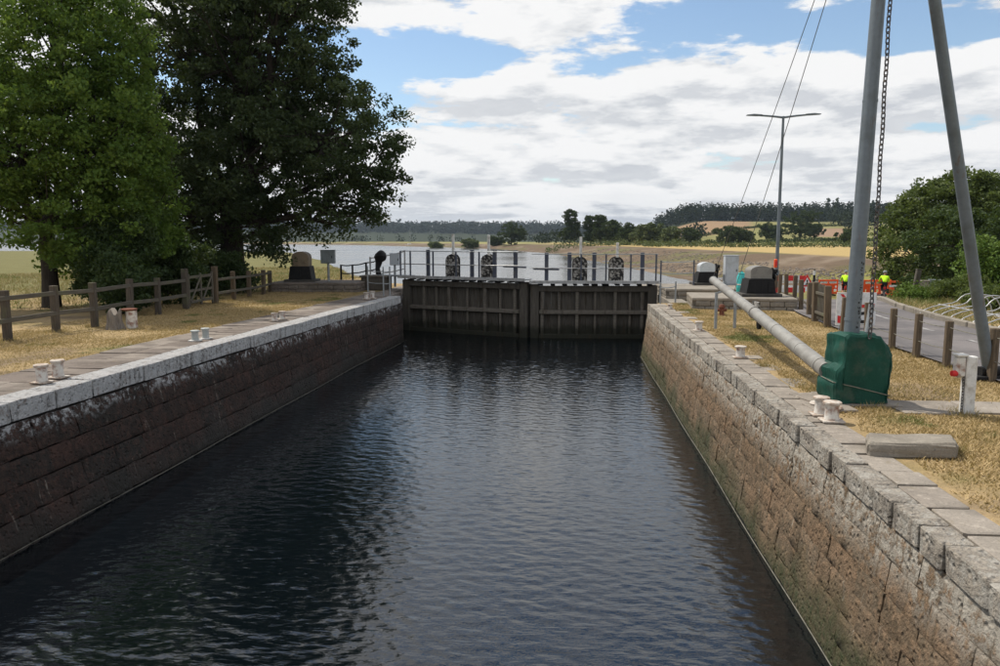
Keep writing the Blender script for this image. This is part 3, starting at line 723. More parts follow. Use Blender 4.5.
m = MB(); m.box((0, 0, 0), (0.92, 0.3, 3.3), None, 0.02); o = m.build('wall_end', M['stone_right'], right_wall); o.location = (3.10, 25.56, -1.67)
m = MB(); m.box((0, 0, 0), (0.95, 0.3, 3.3), None, 0.02); o = m.build('wall_end', M['stone_left'], left_wall); o.location = (-6.80, 28.31, -1.67)
# ------------------------------------------------------------------ lock gates
def gate(label, A, B, thick, thin, hous, rods, ribs, mitre_at_start, ztop):
    A = Vector((*A, 0)); B = Vector((*B, 0)); L_ = (B - A).length
    t = thing('lock_gate', label, 'lock gate', (A.x, A.y, 0), math.atan2(B.y - A.y, B.x - A.x), 'pair of timber lock gates')
    def bx(name, c, d, mat, ch=0.015, parent=t, M_=None):
        m = MB(); m.box((0, 0, 0), d, M_, ch); return m.build(name, mat, parent, loc=c)
    zb = -3.2
    # planks, set back from the frame
    n = int(L_ / 0.27); w = L_ / n
    for j in range(n):
        bx('plank', (w * (j + 0.5), 0.12 + random.uniform(-.012, .012), (ztop - 0.12 + zb) / 2), (w - 0.003, 0.08, ztop - 0.12 - zb), M['gatewood'], 0.008)
    for k, x in enumerate(ribs):
        bx('rib', (x, -0.03, (ztop - 0.2 + zb) / 2), (0.13 if k % 2 == 0 else 0.09, 0.2 if k % 2 == 0 else 0.12, ztop - 0.2 - zb), M['gatebeam'])
    bx('top_beam', (L_ / 2, -0.02, ztop - 0.13), (L_ - 0.5, 0.34, 0.22), M['gatewood'])
    bx('middle_beam', (L_ / 2, -0.05, -0.72), (L_ - 0.7, 0.29, 0.15), M['gatebeam'])
    bx('lower_beam', (L_ / 2, -0.05, -1.68), (L_ - 0.7, 0.26, 0.16), M['gatewood'])
    hx, mx_ = (L_ - 0.16, 0.17) if mitre_at_start else (0.16, L_ - 0.17)
    bx('heel_post', (hx, 0.02, (ztop + 0.02 + zb) / 2), (0.36, 0.42, ztop + 0.02 - zb), M['gatewood'], 0.03)
    bx('mitre_post', (mx_, 0.02, (ztop + 0.04 + zb) / 2), (0.34, 0.42, ztop + 0.04 - zb), M['gatewood'], 0.03)
    for x in np.arange(0.45, L_ - 0.2, 0.42):            # rough bearers carrying the footway
        bx('bearer', (x + random.uniform(-.06, .06), -0.05, ztop + 0.035), (random.uniform(.12, .26), 0.42, random.uniform(.05, .09)), M['black'])
    zd = ztop + 0.13
    fw = bx('footway', (L_ / 2, -0.16, zd + 0.02), (L_ + 0.1, 0.62, 0.05), M['galv'], 0.006)
    m = MB(); m.box((0, 0, 0), (L_ + 0.1, 0.03, 0.12), None, 0.004); m.build('edge_plate', M['steel_pale'], fw, loc=(0, -0.325, 0.0))
    zt = ztop + 1.26
    for x in thick: bx('guard_post', (x, -0.20, (zd + zt) / 2), (0.15, 0.10, zt - zd + 0.06), M['railblue'], 0.01)
    for x in thin: bx('stanchion', (x, -0.40, (zd + zt) / 2 - 0.03), (0.06, 0.05, zt - zd), M['railblue'], 0.006)
    for z_, r_ in ((zt - 0.03, 0.017), (zd + 0.56, 0.021)):
        m = MB(); m.tube([(0.05, -0.40, z_), (L_ * 0.5, -0.40, z_ - 0.01), (L_ - 0.28 if not mitre_at_start else L_, -0.40, z_)], r_, 6); m.build('handrail', M['steel_pale'] if r_ > .02 else M['galv'], t, smooth=True)
    # paddle gear: perforated hoods with white racks standing out of the top
    for x, (r0, r1) in zip(hous, rods):
        pts = [(-0.27, 0), (0.27, 0)] + [(0.27 * math.cos(a), 0.72 + 0.27 * math.sin(a)) for a in np.linspace(0, math.pi, 11)]
        m = MB(); m.prism(pts, -0.09, 0.09); h = m.build('paddle_hood', M['perf'], t, loc=(x, 0.02, zd - 0.02))
        m = MB(); m.prism([(p[0] * 1.1, p[1] * 1.0 + (0.03 if p[1] > .5 else 0)) for p in pts], -0.03, 0.03, c=(0, 0.125, 0)); m.build('hood_rim', M['black'], h)
        for q in range(9):
            m = MB(); a = random.uniform(-.18, .18); b = 0.1 + q * 0.085; m.lathe((a, -0.094, b), [(0.032, -0.008), (0.032, 0.008)], 8, Matrix.Rotation(R(90), 3, 'X')); m.build('hole', M['black'], h)
        m = MB(); m.box((0, 0, (r0 + r1) / 2), (0.10, 0.07, r1 - r0), None, 0.008); m.build('paddle_rod', M['white'], h, loc=(0.03, 0.04, 0))
    # capstan bars at the middle of the footway
    m = MB(); xb = L_ - 0.5 if not mitre_at_start else 0.62; m.tube([(xb - 0.5, -0.27, zd + 0.52), (xb + 0.5, -0.27, zd + 0.5)], 0.035, 8); m.build('push_bar', M['railblue'], t, smooth=True)
    return t
gate('dark timber lock gate leaf, left of the two, two white-rodded paddles', (-7.0, 32.2), (-1.55, 29.95),
     [1.32, 3.43, 4.47, 5.4], [0.06, 0.56, 1.69, 2.79, 3.87], [2.36, 4.03], [(0.95, 1.82), (0.95, 1.78)], [1.02, 1.62, 2.26, 3.12, 3.96, 4.65, 5.32], False, 0.41)
gate('dark timber lock gate leaf, right of the two, by the silver winch', (-1.5, 29.95), (3.42, 30.2),
     [0.63, 1.52, 2.48, 4.34], [1.96, 2.92, 3.87, 4.84], [1.94, 3.37], [(0.95, 1.78), (0.95, 1.56)], [0.47, 1.14, 1.84, 2.55, 3.33, 3.91, 4.38], True, 0.33)

# ------------------------------------------------------------------ bollards
def bollard_mesh(r, h, slot=True):
    m = MB(); m.box((0, 0, 0.015), (r * 2.9, r * 2.7, 0.025), None, 0.008); base = m.mesh('base_plate')
    m = MB(); m.lathe((0, 0, 0), [(r, 0.03), (r * .93, h * .3), (r * .9, h * .75), (r, h * .84)], 16); body = m.mesh('barrel')
    m = MB(); m.lathe((0, 0, 0), [(r * 1.0, h * .84), (r * 1.22, h * .88), (r * 1.22, h * .97), (r * 1.1, h)], 16); cap = m.mesh('cap')
    for me in (body, cap): me.polygons.foreach_set('use_smooth', [True] * len(me.polygons)); me.set_sharp_from_angle(angle=R(40))
    return base, body, cap
def bollard(x, y, r, h, label, mats, z=0.0, rz=0.0):
    t = thing('mooring_bollard', label, 'bollard', (x, y, z), rz, 'mooring bollards along the lock edges')
    for me, mt, nm in zip(bollard_mesh(r, h), mats, ('base_plate', 'barrel', 'cap')):
        me.materials.append(mt); link(nm, me, t)
    return t
wr = (M['bollard_cap'], M['white_rust'], M['bollard_cap']); gr = (M['white'], M['bollard_grey'], M['bollard_grey'])
bollard(-7.74, 10.42, 0.085, 0.28, 'chipped white mooring bollard on the left lock edge, nearest the camera', wr)
bollard(-7.78, 10.84, 0.085, 0.28, 'second white mooring bollard of the nearest pair on the left lock edge', wr)
bollard(-7.76, 15.12, 0.075, 0.23, 'grey mooring bollard of the middle left pair, nearer the water end', gr)
bollard(-7.70, 15.46, 0.075, 0.24, 'grey mooring bollard of the middle left pair, farther one', gr)
bollard(-7.62, 19.10, 0.075, 0.22, 'white mooring bollard of the third left pair, nearer one', wr)
bollard(-7.56, 19.48, 0.075, 0.23, 'white mooring bollard of the third left pair, farther one', wr)
bollard(-7.16, 26.5, 0.09, 0.25, 'white mooring bollard on the left lock edge near the gate, nearer one', wr)
bollard(-7.06, 26.9, 0.09, 0.27, 'white mooring bollard on the left lock edge closest to the gate', wr)
bollard(3.08, 13.80, 0.085, 0.22, 'single white mooring bollard on the right lock edge under the boom', wr)
bollard(3.03, 17.89, 0.085, 0.23, 'small white mooring bollard on the right edge before the boom trestle', wr)
bollard(3.05, 9.30, 0.08, 0.23, 'rusty holed mooring bollard beside the green cover, farther of its pair', wr)
bollard(3.07, 8.98, 0.085, 0.24, 'rusty holed mooring bollard beside the green cover, nearer of its pair', wr)
bollard(3.10, 23.55, 0.07, 0.16, 'low white mooring bollard at the far corner of the right wall', wr)

# ------------------------------------------------------------------ wooden fences
def post_mesh(w, h, r_=0.012):
    m = MB(); m.box((0, 0, h / 2 - 0.15), (w, w, h + 0.3), None, r_); return m.mesh('post')
def fence(name, label, posts, w, mat, rails, railmat, rail_sz, group=None, lean=0.015):
    x0, y0 = posts[0][0], posts[0][1]
    t = thing(name, label, 'fence', (x0, y0, H(x0, y0)), 0, group); z0 = H(x0, y0)
    pr = []
    for (x, y, h, *ww) in posts:
        me = post_mesh(ww[0] if ww else w, h); me.materials.append(mat); z = H(x, y)
        o = link('post', me, t, (x - x0, y - y0, z - z0)); o.rotation_euler = (random.uniform(-lean, lean), random.uniform(-lean, lean), random.uniform(-.12, .12)); pr.append(Vector((x - x0, y - y0, z - z0)))
    for hz in rails:
        for a, b in zip(pr[:-1], pr[1:]):
            d = b - a; L_ = d.length; c = (a + b) / 2 + Vector((0, 0, hz + random.uniform(-.012, .012)))
            m = MB()
            if rail_sz[0] < 0.03:
                k = 6; m.tube([a + d * (i / k) + Vector((0, 0, hz - 0.018 * math.sin(math.pi * i / k))) for i in range(k + 1)], rail_sz[0], 5); m.build('wire', railmat, t)
            else:
                m.box((0, 0, 0), (rail_sz[0], L_ + 0.04, rail_sz[1]), None, 0.01); o = m.build('rail', railmat, t, loc=c + Vector((0.055, 0, 0)))
                o.rotation_euler = (math.asin(d.z / L_), 0, math.atan2(d.y, d.x) - math.pi / 2)
    return t
fence('post_and_rail_fence', 'weathered two-rail timber fence in front of the left trees', [(-11.95, 11.9, 1.09), (-11.9, 13.5, 1.1), (-11.92, 15.1, 1.09), (-11.98, 16.73, 1.10), (-11.78, 17.9, 1.12), (-11.95, 19.75, 1.10), (-11.83, 20.96, 1.08), (-11.82, 22.55, 1.27, 0.17)],
      0.145, M['post_grey'], (0.45, 0.92), M['rail'], (0.045, 0.10), 'timber fences on the left bank')
fence('post_and_rail_fence', 'short brown two-rail fence between wicket gate and stone plinth', [(-12.0, 24.9, 1.27, 0.18), (-11.95, 26.24, 1.04), (-12.0, 27.7, 1.0), (-12.1, 29.3, 0.98), (-12.35, 30.6, 0.9)],
      0.14, M['post'], (0.35, 0.82), M['rail'], (0.045, 0.09), 'timber fences on the left bank')
# wicket gate
wg = thing('wicket_gate', 'small weathered timber wicket gate with diagonal braces between two tall posts', 'gate', (-11.83, 22.75, H(-11.83, 22.75)), math.atan2(2.0, -0.15))
for nm, c, d, rot in (('stile', (0.05, 0, 0.58), (0.08, 0.06, 1.02), 0), ('stile', (0.98, 0, 0.58), (0.08, 0.06, 1.02), 0), ('stile', (1.92, 0, 0.58), (0.08, 0.06, 1.02), 0),
                      ('rail', (0.98, 0.01, 0.20), (1.9, 0.045, 0.09), 0), ('rail', (0.98, 0.01, 0.55), (1.9, 0.045, 0.08), 0), ('rail', (0.98, 0.01, 0.98), (1.9, 0.045, 0.09), 0),
                      ('brace', (0.52, -0.035, 0.6), (1.15, 0.035, 0.07), 43), ('brace', (1.45, -0.035, 0.6), (1.15, 0.035, 0.07), 43)):
    m = MB(); m.box((0, 0, 0), d, Matrix.Rotation(R(-rot), 3, 'Y'), 0.008); m.build(nm, M['rail'], wg, loc=c)
fence('wire_fence', 'low brown posts with sagging wires between the grass and the road', [(6.38, 10.2, 0.8), (6.36, 11.9, 0.82), (6.33, 13.22, 0.79), (6.31, 14.3, 0.81), (6.33, 15.4, 0.81), (6.42, 16.9, 0.8), (6.15, 17.6, 0.86)],
      0.105, M['post'], (0.32, 0.68), M['rope'], (0.0075,), 'timber fences on the right bank', 0.03)
fence('picket_fence', 'row of uneven brown posts running downhill behind the grey winch', [(6.34, 19.2, 1.02, 0.15), (6.42, 20.4, 1.05, 0.15), (6.75, 22.0, 0.95), (7.0, 23.6, 0.95), (7.25, 25.2, 1.0), (7.5, 27.0, 1.0), (7.75, 28.8, 1.0), (8.05, 30.6, 1.0)],
      0.12, M['post'], (0.3,), M['rail'], (0.04, 0.08), 'timber fences on the right bank', 0.03)
pk = thing('picket_gate', 'narrow gate of thin pale pickets between the two thick posts', 'gate', (6.36, 19.35, 0), math.atan2(1, 0.07))
for j in range(7):
    m = MB(); m.box((0, 0, 0.5), (0.055, 0.03, 0.9 + random.uniform(-.03, .03)), None, 0.006); m.build('picket', M['rail'], pk, loc=(0.08 + j * 0.13, 0, 0.03))
for z_ in (0.25, 0.75):
    m = MB(); m.box((0, 0, 0), (0.95, 0.04, 0.07), None, 0.006); m.build('rail', M['rail'], pk, loc=(0.48, 0.04, z_))
# stump and pipe
def stump():
    m = MB(); pr = []; 
    m.lathe((0, 0, 0), [(0.24, -0.1), (0.19, 0.05), (0.15, 0.2), (0.155, 0.38), (0.13, 0.44)], 18)
    m.v = [(x * (1 + .22 * math.sin(5 * math.atan2(y, x) + z * 4) + random.uniform(-.05, .05)), y * (1 + .2 * math.sin(4 * math.atan2(y, x))), z + (0.09 * math.sin(3 * math.atan2(y, x) + 1) if z > .35 else 0)) for (x, y, z) in m.v]
    o = m.build('tree_stump', M['stump'], smooth=True, loc=(-11.0, 17.5, H(-11.0, 17.5))); tag(o, 'bleached split tree stump standing before the left fence', 'stump')
stump()
t = thing('vent_pipe', 'stubby white pipe with a rusty red lid beside the stump', 'pipe', (-10.72, 17.75, H(-10.72, 17.75)))
m = MB(); m.lathe((0, 0, 0), [(0.135, -0.05), (0.13, 0.44)], 18); m.build('pipe', M['white_rust'], t, smooth=True)
m = MB(); m.lathe((-0.05, 0, 0), [(0.165, 0.44), (0.19, 0.455), (0.19, 0.48), (0.165, 0.49)], 18); m.build('lid', M['rust'], t, smooth=True)

# ------------------------------------------------------------------ winches, cabinets and plinths
def plinth(label, cx, cy, sx, sy, h, rz, mat_top, pool, rows=2, z0=0.0):
    t = thing('plinth', label, 'plinth', (cx, cy, z0), rz)
    m = MB(); m.box((0, 0, h / 2 - 0.15), (sx - 0.24, sy - 0.24, h + 0.14)); m.build('core', M['mortar'], t)
    m = MB(); m.box((0, 0, h - 0.05), (sx + 0.02, sy + 0.02, 0.10), None, 0.02); m.build('top_slab', mat_top, t)
    hh = (h - 0.10 + 0.1) / rows
    for (ax, ln_, off, r_) in (('x', sx, -sy / 2, 0), ('x', sx, sy / 2, math.pi), ('y', sy, sx / 2, math.pi / 2), ('y', sy, -sx / 2, -math.pi / 2)):
        for k in range(rows):
            s_ = -ln_ / 2 + (0.1 if k % 2 else 0)
            while s_ < ln_ / 2 - 0.08:
                ln = rs.uniform(0.25, 0.5)
                if s_ + ln > ln_ / 2 - 0.15: ln = ln_ / 2 - s_
                p = s_ + ln / 2; o = link('stone', rs.choice(pool), t); o.location = (p, off, -0.1 + hh * (k + .5)) if ax == 'x' else (off, p, -0.1 + hh * (k + .5)); o.rotation_euler.z = r_; o.scale = (ln - .015, 0.6, hh - .012); s_ += ln
    return t
poolRub = block_pool(8, 9, 0.2, 0.03, M['rubble']); poolConc = block_pool(8, 10, 0.2, 0.015, M['concrete'])
plinth('low rubble stone plinth under the cream-topped winch, left bank', -10.6, 31.9, 3.7, 2.5, 0.34, 0.02, M['slab_left'], poolRub)
plinth('concrete plinth with block sides under the grey-hooded winch, right bank', 5.45, 24.9, 3.1, 2.4, 0.34, -0.08, M['concrete'], poolConc)
plinth('low concrete step block beside the right gate hinge', 5.1, 29.9, 3.1, 3.4, 0.33, 0.0, M['concrete'], poolConc)
def winch(label, loc, rz, w, d, hb, hh, hood, gears=True):
    t = thing('winch', label, 'winch', loc, rz, 'lock gate winches')
    m = MB(); m.box((0, 0, 0.05), (w * 1.35, d * 1.3, 0.10), None, 0.015); m.build('base_slab', M['concrete_dark'], t)
    m = MB(); m.prism([(-w / 2, 0.10), (w / 2, 0.10), (w * .42, hb), (-w * .42, hb)], -d / 2, d / 2); m.build('pedestal', M['black'], t)
    hw = w * 0.36; pts = [(-hw, hb), (hw, hb)] + [(hw * math.cos(a) * 1.0, hb + hh * 0.62 + hh * 0.38 * math.sin(a)) for a in np.linspace(0, math.pi, 11)]
    m = MB(); m.prism(pts, -d * .42, d * .42); h = m.build('hood', hood, t)
    m = MB(); m.box((0, 0, 0), (w * .05, d * .9, hb * 0.8), None, 0.005); m.build('rib', M['black'], t, loc=(0, -d * .06, hb * .5))
    if gears:
        Rm = Matrix.Rotation(R(90), 3, 'Y')
        m = MB(); n = 18
        prof = []
        for q in range(n * 2):
            a = math.pi * q / n; r_ = 0.17 if q % 2 else 0.145; prof.append((r_ * math.cos(a), r_ * math.sin(a)))
        m.prism(prof, 0, 0.05, 'x'); m.build('gear', M['black'], t, loc=(hw + 0.06, -0.05, hb + hh * 0.45))
        m = MB(); m.tube([(hw - .02, -0.05, hb + hh * .45), (hw + 0.22, -0.05, hb + hh * .45)], 0.03, 8); m.tube([(hw + 0.2, -0.05, hb + hh * .45), (hw + 0.2, -0.22, hb + hh * .3)], 0.018, 6); m.build('crank', M['black'], t, smooth=True)
        m = MB(); m.lathe((0, 0, 0), [(0.13, 0), (0.13, 0.02), (0.09, 0.03), (0.09, 0.14), (0.13, 0.15), (0.13, 0.17)], 14, Rm); m.build('drum', M['black'], t, loc=(hw + 0.02, 0.12, hb * .75))
        m = MB(); prof = []
        for q in range(28):
            a = math.pi * q / 14; r_ = 0.115 if q % 2 else 0.095; prof.append((r_ * math.cos(a), r_ * math.sin(a)))
        m.prism(prof, 0, 0.045, 'x'); m.build('gear', M['black'], t, loc=(hw + 0.10, -0.16, hb + hh * 0.12))
        m = MB(); m.box((0, 0, 0), (0.10, d * .7, 0.10), None, 0.01); m.build('motor', M['black'], t, loc=(hw + 0.16, 0.05, hb + hh * .62))
        for s_ in (-1, 1):
            m = MB(); m.box((s_ * w * .30, -d / 2 - 0.012, hb * .55), (w * .16, 0.03, hb * .6), None, 0.006); m.build('access_panel', M['black'], t)
        m = MB(); m.box((0, 0, 0), (hw * 2.06, d * .9, 0.03), None, 0.005); m.build('hood_flange', M['black'], t, loc=(0, 0, hb + 0.012))
    return t
winch('cream-topped black gate winch under the oak on the left plinth', (-11.43, 31.9, 0.33), 0.1, 0.98, 0.8, 0.66, 0.62, M['cream'], False)
winch('silver-hooded black gate winch beside the right end of the gate', (5.45, 31.0, 0.325), 0.05, 0.82, 0.72, 0.50, 0.40, M['silver'])
winch('grey-hooded black gate winch on the concrete plinth below the lamp post', (5.98, 24.75, 0.335), 0.05, 0.92, 0.8, 0.54, 0.42, M['grey_hood'])
def cabinet(name, label, loc, sz, mat, rz=0.0, zb=0.0, post=False, legs=False):
    t = thing(name, label, 'cabinet', loc, rz)
    m = MB(); m.box((0, 0, zb + sz[2] / 2), sz, None, 0.015); m.build('body', mat, t)
    m = MB(); m.box((0, -sz[1] / 2 - 0.006, zb + sz[2] / 2), (sz[0] * .86, 0.016, sz[2] * .9), None, 0.005); d = m.build('door', mat, t)
    m = MB(); m.box((sz[0] * .33, -sz[1] / 2 - 0.025, zb + sz[2] * .5), (0.03, 0.02, 0.10), None, 0.004); m.build('handle', M['black'], d)
    m = MB(); m.box((0, 0, zb + sz[2] + 0.012), (sz[0] + .04, sz[1] + .04, 0.025), None, 0.008); m.build('lid', mat, t)
    if post:
        m = MB(); m.tube([(0, 0, 0), (0, 0, zb + .05)], 0.05, 10); m.build('post', M['galv'], t, smooth=True)
    return t
cabinet('control_box', 'grey control box on a short post beside the cream-topped winch', (-10.2, 31.7, 0.33), (0.58, 0.3, 0.55), M['box_grey'], 0.1, 0.78, True)
cabinet('electric_cabinet', 'tall pale grey electric cabinet between the two right winches', (6.42, 31.0, 0.325), (0.52, 0.4, 1.16), M['cabinet'], 0.03)
cabinet('roadside_cabinet', 'weathered grey roadside cabinet, nearer of two beneath the right tree', (16.0, 36.0, H(16, 36)), (0.46, 0.35, 0.95), M['concrete'], -0.3)
cabinet('roadside_cabinet', 'shaded grey roadside cabinet, farther of two beneath the right tree', (16.95, 37.0, H(16.9, 37)), (0.5, 0.35, 1.05), M['box_grey'], -0.3)
cabinet('railing_box', 'small pale box on the footway left of the gate', (-7.62, 33.0, 0.05), (0.42, 0.25, 0.5), M['cabinet'], 0.2, 0.95, True)
# turquoise drum with strap
t = thing('plastic_drum', 'turquoise plastic drum beside the grey-hooded winch', 'drum', (6.1, 27.6, 0.0))
m = MB(); m.lathe((0, 0, 0.0), [(0.15, 0.0), (0.17, 0.05), (0.17, 0.42), (0.175, 0.44), (0.17, 0.46), (0.16, 0.82), (0.12, 0.9)], 18); m.build('barrel', M['turq'], t, smooth=True)
m = MB(); m.lathe((0, 0, 0.9), [(0.125, 0.0), (0.125, 0.04), (0.05, 0.06), (0.04, 0.10)], 16); m.build('lid', M['turq'], t, smooth=True)
m = MB(); m.lathe((0, 0, 0.52), [(0.176, 0), (0.178, 0.02), (0.176, 0.04)], 18); m.build('band', M['white'], t, smooth=True)
# rusty hydrant
t = thing('valve_stand', 'small rusty red valve stand in front of the concrete plinth', 'valve', (4.35, 22.0, H(4.35, 22.0)))
m = MB(); m.lathe((0, 0, 0), [(0.11, -0.02), (0.11, 0.03), (0.07, 0.05), (0.06, 0.22), (0.09, 0.24), (0.09, 0.28), (0.05, 0.33)], 14); m.build('body', M['rust'], t, smooth=True)
m = MB(); m.tube([(-0.13, 0, 0.17), (0.13, 0, 0.17)], 0.045, 10); m.build('outlet', M['rust'], t, smooth=True)
# timber baulk and covered hand winch by the left hinge
t = thing('hinge_block', 'dark timber block capping the left gate hinge', 'block', (-8.35, 32.6, -0.03), -0.1)
m = MB(); m.box((0, 0, 0.26), (1.1, 0.9, 0.56), None, 0.03); m.build('baulk', M['gatewood'], t)
m = MB(); m.box((0, 0, 0.57), (1.2, 1.0, 0.08), None, 0.02); m.build('cap', M['gatebeam'], t)
t = thing('covered_hand_winch', 'hand winch on a stand shrouded in black plastic left of the gate', 'winch', (-8.32, 32.9, 0.55))
m = MB(); m.tube([(0, 0, 0), (-0.05, 0, 0.3), (0.02, 0, 0.62)], [0.13, 0.10, 0.16], 10); m.build('stand', M['black'], t, smooth=True)
m = MB(); m.lathe((0.1, 0, 0.85), [(0.10, -0.28), (0.24, -0.15), (0.30, 0.0), (0.26, 0.12), (0.14, 0.2), (0.05, 0.22)], 16)
m.v = [(x * (1 + .12 * math.sin(9 * y + 5 * z)), y * (1 + .1 * math.sin(8 * x)), z + 0.04 * math.sin(11 * x)) for (x, y, z) in m.v]; m.build('shroud', M['black'], t, smooth=True)
# handrails
def railing(name, label, posts, rails, r, mat, group, pm=None, ph=1.0):
    p0 = Vector(posts[0]); t = thing(name, label, 'railing', p0, 0, group)
    for p in posts:
        q = Vector(p) - p0; m = MB(); m.tube([q, q + Vector((0, 0, ph))], r, 8); m.build('post', pm or mat, t, smooth=True)
    for hz in rails:
        m = MB(); pts = []
        for a, b in zip(posts[:-1], posts[1:]):
            a = Vector(a) - p0; b = Vector(b) - p0
            pts += [a + (b - a) * s_ + Vector((0, 0, hz - 0.03 * math.sin(math.pi * s_))) for s_ in (0, .25, .5, .75)]
        pts.append(Vector(posts[-1]) - p0 + Vector((0, 0, hz))); m.tube(pts, r * .62, 6); m.build('rail', mat, t, smooth=True)
    return t
railing('handrail', 'dark low railing running down behind the control box to the gate', [(-10.2, 33.5, 0.0), (-9.7, 33.6, 0.0), (-9.1, 33.7, 0.1), (-8.6, 33.8, 0.2)], (0.62, 0.98), 0.045, M['black'], 'railings by the lock gates')
railing('handrail', 'thin galvanised posts and rail at the end of the left wall', [(-7.75, 28.9, -0.02), (-6.95, 28.15, -0.02), (-6.75, 28.35, -0.02)], (0.95, 0.5), 0.028, M['galv'], 'railings by the lock gates', None, 1.12)
railing('handrail', 'pale posts where the left footway meets the gate', [(-8.75, 33.1, 0.0), (-7.15, 32.9, 0.3)], (0.55, 1.3), 0.035, M['steel_pale'], 'railings by the lock gates', None, 1.36)
railing('handrail', 'two galvanised posts and a rope at the end of the right wall', [(3.05, 25.65, -0.02), (3.65, 26.4, -0.02)], (0.55,), 0.028, M['galv'], 'railings by the lock gates', None, 0.72)
railing('handrail', 'grey posts and rail on the footway beside the silver winch', [(3.6, 30.3, 0.3), (4.9, 30.5, 0.32)], (0.5, 0.95), 0.03, M['galv'], 'railings by the lock gates', M['railblue'], 1.0)
# footways either side of the gates
m = MB(); m.box((0, 0, 0), (2.0, 0.7, 0.06), None, 0.01); o = m.build('footway', M['galv'], loc=(-7.75, 32.75, 0.56)); o.rotation_euler.z = -0.3; tag(o, 'steel footway plate joining the left bank to the gate', 'footway')
# ------------------------------------------------------------------ derrick crane
import bmesh
from mathutils import noise as mnoise
crane = thing('derrick_crane', 'grey steel derrick crane with leaning mast, stay leg and lowered boom', 'crane', (3.66, 10.2, 0))
def loc_(p): return Vector(p) - Vector((3.66, 10.2, 0))
APEX = (3.76, 10.0, 7.6)
m = MB(); m.tube([loc_((3.66, 10.2, 0.0)), loc_((3.69, 10.13, 2.5)), loc_(APEX)], [0.098, 0.092, 0.070], 20); mast = m.build('mast', M['mast'], crane, smooth=True)
m = MB(); m.tube([loc_((6.42, 12.05, 0.02)), loc_((6.0, 11.73, 1.2)), loc_((3.80, 10.0, 7.6))], [0.086, 0.083, 0.068], 18); leg = m.build('stay_leg', M['mast'], crane, smooth=True)
m = MB(); m.box(loc_((6.42, 12.05, 0.03)), (0.55, 0.35, 0.06), None, 0.01); m.tube([loc_((6.22, 12.0, 0.11)), loc_((6.62, 12.1, 0.11))], 0.085, 12); m.build('foot_shackle', M['black'], crane, smooth=True)
bA, bM, bB = loc_((3.45, 10.35, 0.37)), loc_((3.49, 14.6, 0.745)), loc_((3.52, 19.0, 1.13))
m = MB(); m.tube([bA, bM], [0.110, 0.104], 20); boom = m.build('boom', M['boom'], crane, smooth=True)
m = MB(); m.tube([bM - (bB - bA).normalized() * 0.05, bB], [0.098, 0.092], 20); m.build('outer_boom', M['boom'], crane, smooth=True)
m = MB(); d_ = (bM - bA).normalized(); m.tube([bM - d_ * 0.03, bM + d_ * 0.03], 0.118, 20); m.tube([bA + d_ * 0.25, bA + d_ * 0.28], 0.116, 20); m.build('collar', M['boom'], crane, smooth=True)
m = MB(); m.box(bM + Vector((0.14, 0.5, 0.0)), (0.07, 0.34, 0.34), None, 0.01); br = m.build('bracket', M['perf'], crane)
m = MB(); m.lathe(bM + Vector((0.20, 0.45, -0.26)), [(0.10, -0.03), (0.115, -0.015), (0.085, 0), (0.115, 0.015), (0.10, 0.03)], 16, Matrix.Rotation(R(90), 3, 'Y')); m.build('sheave', M['black'], br, smooth=True)
m = MB(); 
for q in (1.2, 2.6):
    m = MB(); m.tube([bA + d_ * q, bA + d_ * (q + .015)], 0.1125, 20); m.build('weld_band', M['boom'], crane, smooth=True)
for q in (0.14, 0.30, 0.5):
    p_ = loc_((3.66, 10.2, 0)) + (loc_(APEX) - loc_((3.66, 10.2, 0))) * q; m = MB(); m.tube([p_, p_ + Vector((0, 0, 0.03))], 0.106 - 0.03 * q, 20); m.build('weld_band', M['mast'], crane, smooth=True)
m = MB(); m.tube([bB - d_ * 0.02, bB + d_ * 0.05], [0.105, 0.08], 16); m.build('boom_head', M['galv'], crane, smooth=True)
m = MB(); m.box(bA + Vector((0.10, 0.05, -0.2)), (0.2, 0.3, 0.34), None, 0.02); m.build('boom_heel', M['black'], crane)
for tgt in (bB + Vector((0, 0, 0.08)), loc_((3.505, 16.5, 1.01))):
    m = MB(); a = loc_(APEX); m.tube([a + (tgt - a) * (i / 12) + Vector((0, 0, -0.10 * math.sin(math.pi * i / 12))) for i in range(13)], 0.0065, 5); m.build('cable', M['wire'], crane, smooth=True)
m = MB(); m.tube([loc_((4.02, 10.75, 0.2)), loc_((4.16, 10.85, 1.22))], 0.038, 10); m.build('lever', M['galv'], crane, smooth=True)
# worn dark stencilled marks down the mast
rk = random.Random(4)
mk = MB()
for row in range(14):
    zc = 0.98 + row * 0.062; f_ = zc / 7.6; cx, cy = 3.66 + (3.69 - 3.66) * zc / 2.5, 10.2 - 0.07 * zc / 2.5; rr_ = 0.098 - 0.006 * zc / 2.5 + 0.0015
    for q in range(rk.randint(2, 4)):
        a0 = R(-68 + rk.uniform(-14, 14)); a1 = a0 + R(rk.uniform(6, 16)); z0 = zc + rk.uniform(-.02, .02); z1 = z0 + rk.uniform(.008, .028)
        vs = [(cx - 3.66 + rr_ * math.cos(a), cy - 10.2 + rr_ * math.sin(a), z) for z in (z0, z1) for a in (a0, (a0 + a1) / 2, a1)]
        mk.add(vs, [(0, 1, 4, 3), (1, 2, 5, 4)])
mk.build('stencil_marks', M['sign_black'], mast)
